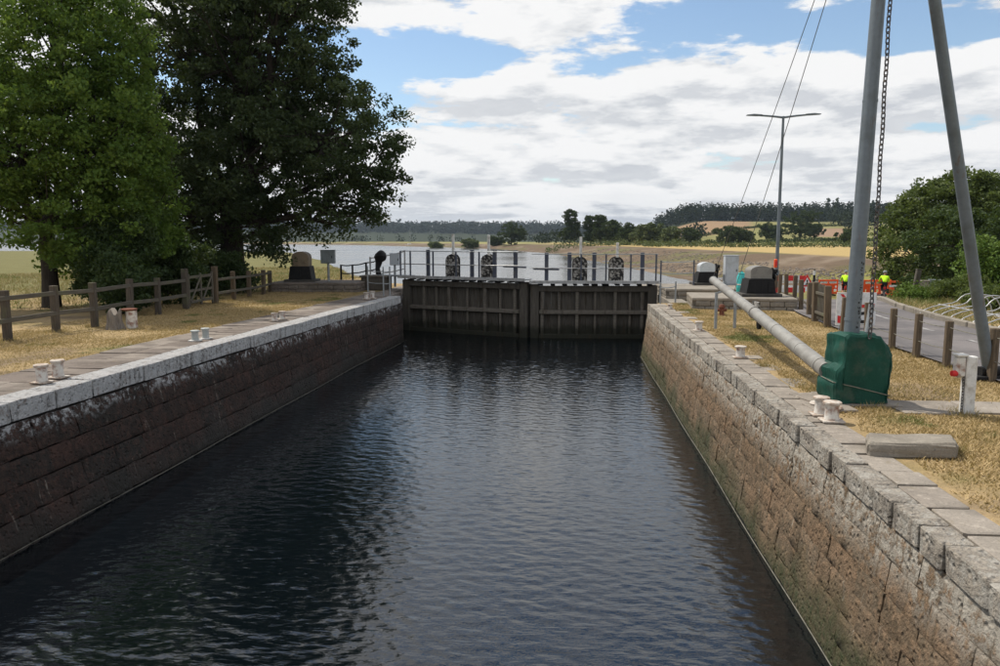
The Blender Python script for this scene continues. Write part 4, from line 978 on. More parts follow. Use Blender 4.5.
# trestle under the boom
t = thing('boom_trestle', 'pair of galvanised posts standing under the far half of the boom', 'trestle', (3.55, 18.5, 0))
for p in ((-0.03, 0, -0.1), (0.47, 0.25, -0.1)):
    m = MB(); m.tube([p, (p[0], p[1], 0.86)], 0.038, 10); m.build('post', M['galv'], t, smooth=True)
m = MB(); m.tube([(-0.03, 0, 0.84), (0.2, 0.1, 0.90), (0.47, 0.25, 0.84)], 0.026, 8); m.build('crossbar', M['galv'], t, smooth=True)
# chain
def link_mesh(L_, w, r):
    pts = []
    for a in np.linspace(-90, 90, 6): pts.append((w * math.cos(R(a)), L_ / 2 - w + w * math.sin(R(a)) * 0 + 0))
    path = [(w * math.sin(R(a)), (L_ / 2 - w) + w * math.cos(R(a))) for a in np.linspace(-90, 90, 6)] + [(-w * math.sin(R(a)), -(L_ / 2 - w) - w * math.cos(R(a))) for a in np.linspace(-90, 90, 6)]
    m = MB(); n = 5; P = len(path); vs = []; fs = []
    for i, (x, z) in enumerate(path):
        px, pz = path[i - 1]; qx, qz = path[(i + 1) % P]; t = Vector((qx - px, 0, qz - pz)).normalized(); u = Vector((0, 1, 0)); w_ = t.cross(u)
        for j in range(n): a = 2 * math.pi * j / n; vs.append(Vector((x, 0, z)) + (u * math.cos(a) + w_ * math.sin(a)) * r)
    for i in range(P):
        for j in range(n): fs.append((i * n + j, i * n + (j + 1) % n, ((i + 1) % P) * n + (j + 1) % n, ((i + 1) % P) * n + j))
    m.add(vs, fs); me = m.mesh('chain_link'); me.materials.append(M['chain']); me.polygons.foreach_set('use_smooth', [True] * len(me.polygons)); return me
ch = thing('hanging_chain', 'long steel chain hanging close beside the crane mast', 'chain', (3.795, 9.90, 0.9))
lm = link_mesh(0.084, 0.023, 0.0082)
for k in range(103):
    o = link('chain_link', lm, ch, (0.03 * (k * 0.063) / 6.4 + 0.004 * math.sin(k * .5), -0.0 + 0.06 * (k * .063) / 6.4, k * 0.063)); o.rotation_euler = (0, 0.012 * math.sin(k), (0.35 if k % 2 else 0.35 + math.pi / 2))
# green tarpaulin over the crane foot
def cover():
    bm = bmesh.new()
    secs = [(-0.36, 0.93, 0.0), (-0.33, 0.97, 0.015), (-0.1, 1.0, 0.02), (0.15, 1.0, 0.0), (0.34, 0.96, -0.02), (0.37, 0.9, -0.03)]
    out = [(-0.30, 0.0), (-0.40, 0.05), (-0.425, 0.22), (-0.39, 0.42), (-0.30, 0.50), (-0.285, 0.70), (-0.275, 0.86), (-0.22, 0.895), (-0.05, 0.885), (0.10, 0.90), (0.235, 0.875), (0.29, 0.80), (0.35, 0.715), (0.41, 0.63), (0.405, 0.56), (0.39, 0.28), (0.375, 0.0)]
    rings = []
    for (y, s_, dz) in secs:
        k = 0.55 if abs(y) > 0.355 else 1.0
        rings.append([bm.verts.new((x * s_ * (0.965 if k < 1 else 1), y, (z * (0.975 if k < 1 else 1.0)) + dz * (z > .3))) for (x, z) in out])
    n = len(out)
    for a, b in zip(rings[:-1], rings[1:]):
        for i in range(n - 1): bm.faces.new((a[i], a[i + 1], b[i + 1], b[i]))
    for rg_, fl in ((rings[0], False), (rings[-1], True)): bm.faces.new(rg_ if fl else rg_[::-1])
    bmesh.ops.triangulate(bm, faces=[f for f in bm.faces if len(f.verts) > 4])
    bmesh.ops.subdivide_edges(bm, edges=bm.edges, cuts=4, use_grid_fill=True)
    bmesh.ops.recalc_face_normals(bm, faces=bm.faces)
    bm.normal_update()
    for v in bm.verts:
        x, y, z = v.co; n_ = v.normal.copy(); hang = 1 - max(0, min(1, z / 0.8))
        f_ = 0.016 * math.sin(x * 21 + z * 6 + 1.3) * math.sin(y * 17 + 0.6) + 0.020 * math.sin(x * 12 + y * 15 - z * 9) * (0.3 + hang) + 0.012 * math.sin(z * 26 + x * 9 + y * 7)
        q1 = 1 - abs(mnoise.noise(Vector((x * 4.5 + 2, y * 4.5, z * 1.6)))) * 2.2; q2 = 1 - abs(mnoise.noise(Vector((x * 9, y * 9 + 5, z * 4 + x * 3)))) * 2.2
        f_ = f_ * 0.5 + 0.020 * max(q1, -.5) + 0.011 * max(q2, -.5) - 0.015
        f_ -= 0.030 * math.exp(-((z - 0.22 + 0.25 * x) / 0.035) ** 2)            # cord drawn round the skirt
        v.co += n_ * f_
        if z < 0.03: v.co.z = 0.01 + 0.02 * math.sin(x * 14 + y * 9)
    me = bpy.data.meshes.new('tarpaulin_cover'); bm.to_mesh(me); bm.free()
    me.materials.append(M['tarp']); me.polygons.foreach_set('use_smooth', [True] * len(me.polygons)); me.set_sharp_from_angle(angle=R(35))
    o = link('tarpaulin_cover', me, None, (3.74, 10.25, 0.0), 0.05); o.scale = (0.90, 0.9, 1.0); tag(o, 'dark green tarpaulin wrapped over the machinery at the crane foot', 'cover')
    m = MB(); pts = [(-0.42, 0.0), (-0.3, -0.37), (0.36, -0.375), (0.40, 0.1)]
    m.tube([(-0.415, 0.1, 0.30), (-0.40, -0.33, 0.29), (-0.1, -0.375, 0.235), (0.37, -0.375, 0.13)], 0.007, 5); m.build('draw_cord', M['rope'], o, smooth=True)
cover()
# loose slabs under the crane and by the path
pv = thing('concrete_path', 'pale concrete slabs crossing the dry grass behind the white post', 'path', (4.3, 9.9, 0))
for (x, y, sx, sy, r_) in ((0.25, 0.0, 0.9, 0.75, 0.05), (1.15, 0.12, 0.85, 0.7, -0.02), (2.0, 0.1, 0.8, 0.75, 0.03), (1.7, -0.75, 0.9, 0.6, 0.08), (2.9, 0.2, 0.9, 0.8, 0.0)):
    o = link('paving_slab', rs.choice(poolSR), pv, (x, y, H(4.3 + x, 9.9 + y) - 0.02), r_); o.scale = (sx, sy, 0.10)
fp = thing('crane_footing', 'broken concrete footing slabs at the foot of the crane', 'footing', (3.5, 10.0, 0))
for (x, y, sx, sy, r_) in ((-0.15, 0.35, 0.5, 0.6, 0.3), (-0.2, -0.25, 0.55, 0.45, 0.1), (0.3, 0.3, 0.9, 0.9, 0.0)):
    o = link('paving_slab', rs.choice(poolSR), fp, (x, y, -0.045), r_); o.scale = (sx, sy, 0.12)
for (x, y, lb) in ((3.30, 9.62, 'pale disc cover, nearer of two by the green tarpaulin'), (3.20, 9.85, 'pale disc cover, farther of two by the green tarpaulin')):
    m = MB(); m.lathe((0, 0, 0), [(0.11, 0), (0.115, 0.015), (0.10, 0.03), (0.03, 0.035)], 18); o = m.build('disc_cover', M['bollard_cap'], smooth=True, loc=(x, y, 0.018)); tag(o, lb, 'cover', 'disc covers by the crane')
# lone stone block
m = MB(); m.box((0, 0, 0.055), (0.82, 0.40, 0.17), None, 0.03)
b = bmesh.new(); b.from_mesh(m.mesh('x')); bmesh.ops.subdivide_edges(b, edges=b.edges, cuts=2, use_grid_fill=True)
for v in b.verts:
    v.co += Vector((random.uniform(-1, 1), random.uniform(-1, 1), random.uniform(-1, 1))) * 0.006; v.co.x += 0.22 * v.co.y
    v.co.z += 0.012 * math.sin(v.co.x * 5)
me = bpy.data.meshes.new('stone_block'); b.to_mesh(me); b.free(); me.materials.append(M['concrete'])
o = link('stone_block', me, None, (3.42, 7.74, 0.0), -0.10); tag(o, 'loose flat pale stone block lying on the dry grass, right bank', 'stone block')
# white service post
t = thing('service_post', 'short white timber post with a chipped white box and chain', 'post', (4.87, 9.60, H(4.87, 9.6)), 0.1)
m = MB(); m.box((0, 0, 0.31), (0.135, 0.115, 0.84), None, 0.012); m.build('post', M['white'], t)
m = MB(); m.box((-0.125, 0, 0.60), (0.115, 0.12, 0.26), None, 0.03); bx_ = m.build('box', M['white_rust'], t)
m = MB(); m.box((-0.13, -0.01, 0.745), (0.14, 0.13, 0.03), None, 0.01); m.build('lid', M['white'], bx_)
m = MB(); m.lathe((-0.19, -0.02, 0.52), [(0.035, -0.04), (0.04, 0), (0.03, 0.04)], 10, Matrix.Rotation(R(90), 3, 'Y')); m.build('socket', M['red'], bx_, smooth=True)
lm2 = link_mesh(0.05, 0.013, 0.004)
for k in range(13):
    o = link('chain_link', lm2, t, (-0.09, -0.045, 0.46 - k * 0.036)); o.rotation_euler.z = 0.3 + (k % 2) * math.pi / 2

# ------------------------------------------------------------------ lamp post
zl = H(8.75, 33)
t = thing('lamp_post', 'tall grey lamp post with two flat arms behind the grey winch', 'lamp post', (8.72, 33, zl))
m = MB(); m.tube([(0, 0, 0), (0, 0, 1.3), (0, 0, 1.32), (0, 0, 7.15 - zl)], [0.10, 0.10, 0.075, 0.05], 12); m.build('pole', M['mast'], t, smooth=True)
for s_ in (-1, 1):
    m = MB(); m.tube([(0, 0, 7.10 - zl), (s_ * 0.5, 0, 7.16 - zl), (s_ * 1.0, 0, 7.20 - zl)], [0.045, 0.04, 0.035], 8); m.build('arm', M['mast'], t, smooth=True)
    m = MB(); m.prism([(0.80, 7.18), (1.05, 7.175), (1.48, 7.20), (1.48, 7.22), (1.2, 7.25), (0.88, 7.225)], -0.10, 0.10); m.v = [(x * s_, y, z - zl) for (x, y, z) in m.v]; m.build('lantern', M['mast'], t)
t = thing('lifebuoy_case', 'orange lifebuoy case fixed to the foot of the lamp post', 'lifebuoy', (8.62, 32.82, 0.85))
m = MB(); m.box((0, 0, 0.28), (0.13, 0.12, 0.36), None, 0.03); m.build('case', M['orange'], t)
m = MB(); m.box((0, -0.085, 0.28), (0.09, 0.04, 0.2), None, 0.005); m.build('door', M['red'], t)

# ------------------------------------------------------------------ road works
def board(name, label, loc, w, h, rz, marks, group=None):
    t = thing(name, label, 'sign', loc, rz, group)
    m = MB(); m.box((0, 0, h / 2 + 0.12), (w, 0.02, h), None, 0.004); p = m.build('panel', M['sign_white'], t)
    for mat, poly in marks:
        m = MB(); m.prism([(x * w, 0.12 + z * h) for (x, z) in poly], -0.0125, -0.0145); m.build('marking', mat, p)
    for s_ in (-.4, .4):
        m = MB(); m.box((s_ * w, 0.06, 0.30), (0.035, 0.03, 0.62), Matrix.Rotation(R(-12), 3, 'X'), 0.004); m.build('leg', M['galv'], t)
    return t
arrow = lambda cx, cz, s_: [(cx - .10 * s_, cz), (cx, cz - .16 * s_), (cx + .10 * s_, cz), (cx + .04 * s_, cz), (cx + .04 * s_, cz + .2 * s_), (cx - .04 * s_, cz + .2 * s_), (cx - .04 * s_, cz)]
board('diversion_sign', 'white road works board with red arrows behind the mast', (6.78, 18.6, H(6.78, 18.6)), 0.92, 0.78, 0.05,
      [(M['red'], [(-.42, .95), (-.34, .95), (-.18, .72), (-.12, .80), (-.10, .58), (-.28, .62), (-.24, .68)]), (M['red'], [(-.46, .08), (-.20, .04), (-.20, .26), (-.46, .30)]), (M['red'], [(.02, .52), (.46, .56), (.46, .66), (.02, .62)]), (M['red'], arrow(-.02, .86, 0.9)),
       (M['sign_black'], [(.05, .30), (.30, .34), (.42, .46), (.20, .42), (.04, .40)]), (M['sign_black'], [(.04, .08), (.24, .06), (.24, .16), (.04, .18)])])
# triangular warning sign
t = thing('warning_sign', 'red-bordered triangular warning sign among the brown posts', 'sign', (8.35, 27.6, H(8.35, 27.6)), 0.1)
tri = lambda s_, c: [(-s_, c - s_ * .577), (s_, c - s_ * .577), (0, c + s_ * 1.155)]
zt0 = 0.70
for nm, s_, y, mat in (('border', 0.25, 0.0, M['red']), ('face', 0.155, -0.008, M['sign_white'])):
    m = MB(); m.prism(tri(s_, zt0), y - .006, y + .006); m.build(nm, mat, t)
m = MB(); m.prism([(-.07, zt0 - .08), (.08, zt0 - .08), (.02, zt0 - .02), (.03, zt0 + .09), (-.03, zt0 + .09), (-.01, zt0)], -0.017, -0.0145); m.build('symbol', M['sign_black'], t)
for s_ in (-.2, .2):
    m = MB(); m.tube([(s_, 0.03, 0.0), (s_ * .5, 0.02, zt0 - .1)], 0.018, 6); m.build('leg', M['galv'], t)
# red and white striped barrier plank
t = thing('striped_barrier', 'low barrier plank striped red and white behind the brown posts', 'barrier', (8.6, 30.6, H(8.6, 30.6)), 0.1)
for z_ in (0.42, 0.88):
    for k in range(6):
        m = MB(); m.box((-0.7 + k * 0.24, 0, z_), (0.236, 0.03, 0.2), None, 0.003); m.build('stripe', M['red'] if k % 2 else M['sign_white'], t)
for s_ in (-.62, .3):
    m = MB(); m.box((s_, 0.035, 0.5), (0.05, 0.04, 1.0), None, 0.004); m.build('leg', M['galv'], t)
# marker post beyond the fence
t = thing('marker_post', 'thin dark marker post with a white top beyond the brown posts', 'post', (11.2, 36.0, H(11.2, 36)))
m = MB(); m.tube([(0, 0, 0), (0, 0, 1.25)], 0.055, 8); m.build('shaft', M['black'], t, smooth=True)
m = MB(); m.tube([(0, 0, 1.25), (0, 0, 1.45)], 0.057, 8); m.build('band', M['sign_white'], t, smooth=True)
m = MB(); m.lathe((0, 0, 1.45), [(0.057, 0), (0.05, 0.03), (0.02, 0.05)], 8); m.build('cap', M['black'], t, smooth=True)
t = thing('leaning_post', 'black timber post leaning over beside the verge', 'post', (13.0, 30.0, H(13, 30)))
m = MB(); m.box((0.05, 0, 0.55), (0.17, 0.15, 1.25), Matrix.Rotation(R(8), 3, 'Y'), 0.015); m.build('shaft', M['gatewood'], t); m = MB(); m.box((0.14, 0, 1.19), (0.19, 0.17, 0.03), Matrix.Rotation(R(8), 3, 'Y'), 0.008); m.build('cap', M['gatewood'], t)
def barrier(loc, rz, label):
    t = thing('plastic_barrier', label, 'barrier', loc, rz, 'orange plastic road barriers')
    w, h = 1.5, 1.12
    for (c, d) in (((0, 0, h - .06), (w, .05, .12)), ((0, 0, 0.52), (w, .04, .10)), ((0, 0, 0.20), (w, .05, .14)), ((-w / 2 + .05, 0, .56), (.10, .052, .88)), ((w / 2 - .05, 0, .56), (.10, .052, .88)), ((0, 0, .56), (.12, .046, .86)), ((-.28, 0, .70), (.46, .03, .26)), ((.28, 0, .70), (.46, .03, .26)), ((-.28, 0, .36), (.30, .03, .24)), ((.28, 0, .36), (.30, .03, .24))):
        m = MB(); m.box(c, d, None, .012); m.build('bar', M['orange'], t)
    m = MB(); m.box((0, -.03, .78), (w * .86, .012, .14), None, .003); m.build('reflective_band', M['sign_white'] if 'pale' in label else M['orange'], t)
    for s_ in (-.4, .4):
        m = MB(); m.box((s_, 0, .06), (.12, .5, .11), None, .02); m.build('foot', M['black'], t)
for (x, y, r_, lb) in ((18.9, 52.6, 0.1, 'orange plastic barrier left of the right-hand cyclist, beside the mast'), (20.0, 53.6, -0.1, 'orange plastic barrier just behind the right-hand cyclist'), (21.35, 53.9, 0.5, 'orange plastic barrier farthest back, its top showing highest'), (21.75, 52.4, 0.05, 'rightmost orange plastic barrier with a pale band near its top'), (17.7, 53.8, 0.3, 'orange plastic barrier behind the left-hand cyclist')):
    barrier((x, y, H(x, y) + .05), r_, lb)

# ------------------------------------------------------------------ cyclists
def torus_mesh(name, R_, r, mat, n=28, k=6):
    vs = []; fs = []
    for i in range(n):
        a = 2 * math.pi * i / n
        for j in range(k): b_ = 2 * math.pi * j / k; vs.append((r * math.sin(b_), (R_ + r * math.cos(b_)) * math.cos(a), (R_ + r * math.cos(b_)) * math.sin(a)))
    for i in range(n):
        for j in range(k): fs.append((i * k + j, i * k + (j + 1) % k, ((i + 1) % n) * k + (j + 1) % k, ((i + 1) % n) * k + j))
    me = bpy.data.meshes.new(name); me.from_pydata(vs, [], fs); me.update(); me.materials.append(mat); me.polygons.foreach_set('use_smooth', [True] * len(me.polygons)); return me
def bicycle(loc, rz, label):
    t = thing('bicycle', label, 'bicycle', loc, rz, 'bicycles on the road')
    for y in (-0.5, 0.54):
        w = link('wheel', torus_mesh('wheel', 0.02, 0.02, M['galv'], 10), t, (0, y, 0.345))
        link('tyre', torus_mesh('tyre', 0.325, 0.02, M['cloth']), w); link('rim', torus_mesh('rim', 0.30, 0.008, M['galv']), w)
        m = MB()
        for q in range(12): a = 2 * math.pi * q / 12; m.tube([(0.01 * (-1) ** q, 0, 0), (0, .3 * math.cos(a), .3 * math.sin(a))], 0.003, 3)
        m.build('spokes', M['galv'], w)
    m = MB(); bb, st, hd, ra, fa = (0, -.06, .30), (0, -.20, .85), (0, .36, .82), (0, -.5, .345), (0, .54, .345)
    for a, b_ in ((bb, st), (bb, hd), (st, hd), (st, ra), (bb, ra), (hd, fa)): m.tube([a, b_], 0.018, 7)
    m.build('frame', M['cloth'], t, smooth=True)
    m = MB(); m.tube([st, (0, -.22, .95)], 0.015, 6); m.build('seat_post', M['galv'], t)
    m = MB(); m.prism([(-.08, -.34), (.08, -.34), (.03, -.06), (-.03, -.06)], .945, .985, 'z'); m.build('saddle', M['cloth'], t)
    m = MB(); m.tube([(-.29, .44, .99), (-.12, .42, 1.0), (.12, .42, 1.0), (.29, .44, .99)], 0.014, 7); m.tube([hd, (0, .42, 1.0)], 0.015, 6); m.build('handlebar', M['cloth'], t, smooth=True)
    for s_, z_ in ((1, .46), (-1, .14)):
        m = MB(); m.box((s_ * .12, -.06, z_), (.09, .08, .02), None, .004); m.tube([(s_ * .06, -.06, .30), (s_ * .07, -.06, z_)], .012, 6); m.build('pedal', M['cloth'], t)
    m = MB(); m.box((0.17, -.52, .55), (.14, .3, .3), None, .04); m.build('pannier', M['cloth'], t)
    m = MB(); m.box((0, -.56, .72), (.10, .05, .16), None, .01); m.build('rear_light', M['red'], t)
def skin_mesh(name, joints, edges, mat, sub=1):
    me = bpy.data.meshes.new(name); me.from_pydata([j[:3] for j in joints], edges, []); me.update(); o = bpy.data.objects.new(name, me); COL.objects.link(o)
    o.modifiers.new('s', 'SKIN')
    for i, j in enumerate(joints): me.skin_vertices[0].data[i].radius = (j[3], j[4] if len(j) > 4 else j[3])
    me.skin_vertices[0].data[0].use_root = True
    o.modifiers.new('u', 'SUBSURF').levels = sub; o.modifiers['u'].render_levels = sub
    dg = bpy.context.evaluated_depsgraph_get(); nm = bpy.data.meshes.new_from_object(o.evaluated_get(dg)); nm.name = name
    bpy.data.objects.remove(o); nm.materials.clear()
    for x in (mat if isinstance(mat, list) else [mat]): nm.materials.append(x)
    nm.polygons.foreach_set('use_smooth', [True] * len(nm.polygons)); return nm
def rider(loc, rz, label, head_tilt):
    t = thing('person', label, 'person', loc, rz, 'cyclists in hi-vis jackets')
    J = [(0, -.16, 1.0, .15, .12), (0, -.02, 1.2, .145, .11), (0, .14, 1.40, .16, .11), (0, .22, 1.51, .06, .06), (head_tilt, .28, 1.62, .085, .10), (head_tilt, .29, 1.72, .08, .10),
         (-.19, .16, 1.43, .065), (-.27, .30, 1.22, .05), (-.25, .42, 1.04, .035), (.19, .16, 1.43, .065), (.27, .30, 1.22, .05), (.25, .42, 1.04, .035),
         (-.10, -.12, .95, .105), (-.13, .24, .70, .07), (-.12, -.04, .26, .045), (-.12, .10, .19, .035), (.10, -.12, .95, .105), (.13, .30, .86, .07), (.12, .06, .54, .045), (.12, .20, .48, .035)]
    E_ = [(0, 1), (1, 2), (2, 3), (3, 4), (4, 5), (2, 6), (6, 7), (7, 8), (2, 9), (9, 10), (10, 11), (0, 12), (12, 13), (13, 14), (14, 15), (0, 16), (16, 17), (17, 18), (18, 19)]
    me = skin_mesh('body', J, E_, [M['cloth'], M['skin']]); 
    for p in me.polygons:
        c = p.center; p.material_index = 1 if (c.z > 1.52 or (abs(c.x) > .2 and c.z < 1.12 and c.y > .35) or (c.z < 0.5 and c.z > 0.33)) else 0
    b_ = link('body', me, t)
    Jj = [(0, -.13, 1.04, .17, .14), (0, -.02, 1.2, .165, .13), (0, .14, 1.40, .175, .13), (0, .19, 1.47, .09, .08), (-.19, .16, 1.43, .08), (-.27, .30, 1.22, .064), (-.255, .40, 1.08, .05), (.19, .16, 1.43, .08), (.27, .30, 1.22, .064), (.255, .40, 1.08, .05)]
    link('jacket', skin_mesh('jacket', Jj, [(0, 1), (1, 2), (2, 3), (2, 4), (4, 5), (5, 6), (2, 7), (7, 8), (8, 9)], M['hivis']), b_)
    m = MB(); m.lathe((head_tilt, .28, 1.70), [(.125, 0), (.125, .04), (.11, .09), (.07, .125), (.02, .14)], 14); m.v = [(x, .28 + (y - .28) * 1.25, z) for (x, y, z) in m.v]; m.build('helmet', M['helmet'], b_, smooth=True)
for (x, y, r_, lb, lb2, ht) in ((18.05, 51.6, -0.35, 'cyclist in yellow hi-vis jacket half hidden by the mast', 'bicycle with red tail light, half hidden by the mast', 0.0), (20.35, 51.2, -0.3, 'cyclist in yellow hi-vis jacket and grey helmet, right of the mast', 'bicycle with pannier under the right-hand cyclist', 0.02)):
    z_ = H(x, y) + 0.055; bicycle((x, y, z_), r_, lb2); rider((x, y, z_), r_, lb, ht)

# ------------------------------------------------------------------ bicycle rack
rack = thing('bicycle_rack', 'long row of pale curved tube bicycle stands on the right verge', 'bicycle rack', (9.78, 22.2, H(9.78, 22.2)), 0.0)
prof = [(0, -.05), (0.05, .10), (.16, .20), (.34, .28), (.6, .345), (.86, .39), (.98, .45), (1.07, .56), (1.18, .64), (1.34, .675), (1.55, .65), (1.74, .53), (1.86, .32), (1.92, .08), (1.93, -.05)]
m = MB(); m.tube([(x, 0, z) for x, z in prof], 0.0165, 8); hoop = m.mesh('hoop'); hoop.materials.append(M['rackwhite']); hoop.polygons.foreach_set('use_smooth', [True] * len(hoop.polygons))
for k in range(13):
    yy = -k * 0.58; o = link('hoop', hoop, rack, (-0.02 * k + 0.01, yy, H(9.8, 22.2 + yy) - H(9.78, 22.2))); o.scale.z = 1 + random.uniform(-.04, .05); o.scale.x = 1 + random.uniform(-.03, .03); o.rotation_euler = (random.uniform(-.03, .03), 0, random.uniform(-.04, .04))
for x in (0.62, 1.93):
    m = MB(); m.tube([(x, 0.2, 0.33 if x < 1 else 0.05), (x - 0.22, -7.2, 0.33 if x < 1 else 0.05)], 0.017, 6); m.build('tie_bar', M['rackwhite'], rack, smooth=True)

# ------------------------------------------------------------------ boat on the river
t = thing('moored_boat', 'tiny white sailing boat moored far out on the river', 'boat', (-118, 560, RIVER_Z), 0.4)
m = MB(); hull = [(-3.5, 0, 1.0), (-3.2, -1.1, 1.0), (0, -1.4, 1.0), (2.8, -.7, 1.15), (4.2, 0, 1.3), (2.8, .7, 1.15), (0, 1.4, 1.0), (-3.2, 1.1, 1.0)]; low = [(x * .85, y * .7, -.2) for x, y, z in hull]; n = len(hull)
m.add(hull + low, [tuple(range(n)), tuple(reversed(range(n, 2 * n)))] + [(i, (i + 1) % n, n + (i + 1) % n, n + i) for i in range(n)]); m.build('hull', M['white'], t)
m = MB(); m.box((0, 0, 1.4), (2.6, 1.5, .8), None, .15); m.build('cabin', M['white'], t)
m = MB(); m.tube([(0.6, 0, 1.2), (0.6, 0, 13)], 0.12, 6); m.build('mast', M['galv'], t)
# ------------------------------------------------------------------ vegetation
def leaves_mesh(name, C, size, tint, mat, up=0.5, aspect=0.6, g=None):
    g = g or rng; n = len(C)
    nr = g.normal(size=(n, 3)); nr /= np.linalg.norm(nr, axis=1)[:, None]; nr[:, 2] += up; nr /= np.linalg.norm(nr, axis=1)[:, None]
    d = np.cross(nr, g.normal(size=(n, 3))); d /= np.linalg.norm(d, axis=1)[:, None] + 1e-9; s = np.cross(nr, d)
    L_ = (size * g.uniform(0.6, 1.3, n))[:, None] / 2; Wd = L_ * aspect
    v = np.stack([C - d * L_, C + s * Wd - d * L_ * 0.1, C + d * L_ - nr * L_ * 0.25, C - s * Wd - d * L_ * 0.1], 1).reshape(-1, 3)
    me = raw_mesh(name, v, np.arange(4 * n).reshape(-1, 4))
    a = me.attributes.new('tint', 'FLOAT', 'POINT'); a.data.foreach_set('value', np.repeat(np.clip(tint, 0, 1), 4).astype(np.float32))
    me.materials.append(mat); return me
def crown_points(lobes, ncl, per, g, cr=(0.45, 0.95), shell=0.55, flat=0.65):
    vol = np.array([l[3] * l[4] * l[5] for l in lobes]) ** 0.8; pick = g.choice(len(lobes), ncl, p=vol / vol.sum())
    lb = np.array(lobes)[pick]
    u = g.normal(size=(ncl, 3)); u /= np.linalg.norm(u, axis=1)[:, None]
    r = shell + (1.14 - shell) * g.random(ncl) ** 0.8
    cen = lb[:, :3] + u * lb[:, 3:6] * r[:, None]
    rad = g.uniform(*cr, ncl)
    k = g.poisson(per, ncl); idx = np.repeat(np.arange(ncl), k); n = len(idx)
    q = g.normal(size=(n, 3)); q /= np.linalg.norm(q, axis=1)[:, None]; q *= (g.random(n) ** 0.45)[:, None]; q[:, 2] *= flat
    P = cen[idx] + q * rad[idx][:, None]
    tint = g.uniform(0.15, 0.85, ncl)[idx] * 0.6 + g.random(n) * 0.4
    return cen, P, tint, pick
def limb(m, a, b, r0, r1, g, n=5, sides=7, wob=0.06):
    a = np.array(a, float); b = np.array(b, float); L_ = np.linalg.norm(b - a); pts = []
    for i in range(n + 1):
        t = i / n; p = a + (b - a) * t; p[2] -= 0.10 * L_ * math.sin(math.pi * t) * (1 if b[2] > a[2] else -0.3)
        if 0 < i < n: p = p + g.normal(size=3) * wob * L_ * 0.5
        pts.append(p)
    m.tube(pts, [r0 + (r1 - r0) * (i / n) ** 0.8 for i in range(n + 1)], sides, cap=False)
def tree(name, label, base, lobes, ncl, per, size, mat, r_tr, h_split, seed, group, cat='tree', twigs=140, up=0.5, cr=(0.45, 0.95), shell=0.55, lean=(0, 0), aspect=0.6):
    g = np.random.default_rng(seed); base = np.array(base, float)
    t = thing(name, label, cat, tuple(base), 0, group)
    lo = [(l[0] - base[0], l[1] - base[1], l[2] - base[2], *l[3:]) for l in lobes]
    cen, P, tint, pick = crown_points(lo, ncl, per, g, cr, shell)
    me = leaves_mesh('crown', P, size, tint, mat, up, aspect, g); link('crown', me, t)
    m = MB(); top = (lean[0], lean[1], h_split)
    m.tube([(0, 0, -0.3), (0, 0, 0.05), (lean[0] * .2, lean[1] * .2, h_split * .3), (lean[0] * .6, lean[1] * .6, h_split * .7), top], [r_tr * 1.5, r_tr * 1.25, r_tr, r_tr * .9, r_tr * .8], 12, cap=False)
    for l in lo:
        j = np.array(l[:3]); st = np.array(top) * g.uniform(0.75, 1.0); limb(m, st, j, r_tr * g.uniform(.35, .6), r_tr * .16, g)
    for i in g.choice(ncl, min(twigs, ncl), replace=False):
        l = lo[pick[i]]; a = np.array(l[:3]) * g.uniform(.75, 1.0) + np.array(top) * 0.0; limb(m, a, cen[i], r_tr * .14, 0.012, g, 3, 4)
    m.build('trunk', M['bark'], t, smooth=True, fixn=False)
    return t
TG = 'trees on the left bank'
tree('broadleaf_tree', 'bright green broadleaf tree at the far left behind the timber fence', (-16.7, 23.2, H(-16.7, 23.2)),
     [(-14.7, 22.8, 5.6, 2.0, 2.2, 2.3), (-15.9, 23.5, 8.0, 2.5, 2.5, 2.3), (-16.8, 22.4, 5.2, 2.4, 2.3, 2.2), (-14.3, 23.2, 3.6, 1.6, 1.7, 1.7), (-15.8, 22.4, 3.1, 2.0, 1.8, 1.4), (-13.7, 22.9, 4.6, 1.25, 1.5, 1.7), (-16.2, 23.6, 10.4, 2.4, 2.4, 2.0), (-14.6, 23.4, 7.4, 1.5, 1.7, 1.8), (-18.8, 23.0, 6.5, 2.2, 2.2, 2.6), (-14.4, 22.6, 2.1, 1.7, 1.4, 1.2), (-15.6, 23.8, 2.0, 1.5, 1.4, 1.1), (-13.6, 23.4, 2.9, 1.2, 1.3, 1.3), (-17.6, 22.6, 3.2, 1.4, 1.4, 1.1)],
     1250, 92, 0.135, M['leaf_bright'], 0.24, 3.2, 21, TG, twigs=260, cr=(0.22, 0.62), shell=0.42)
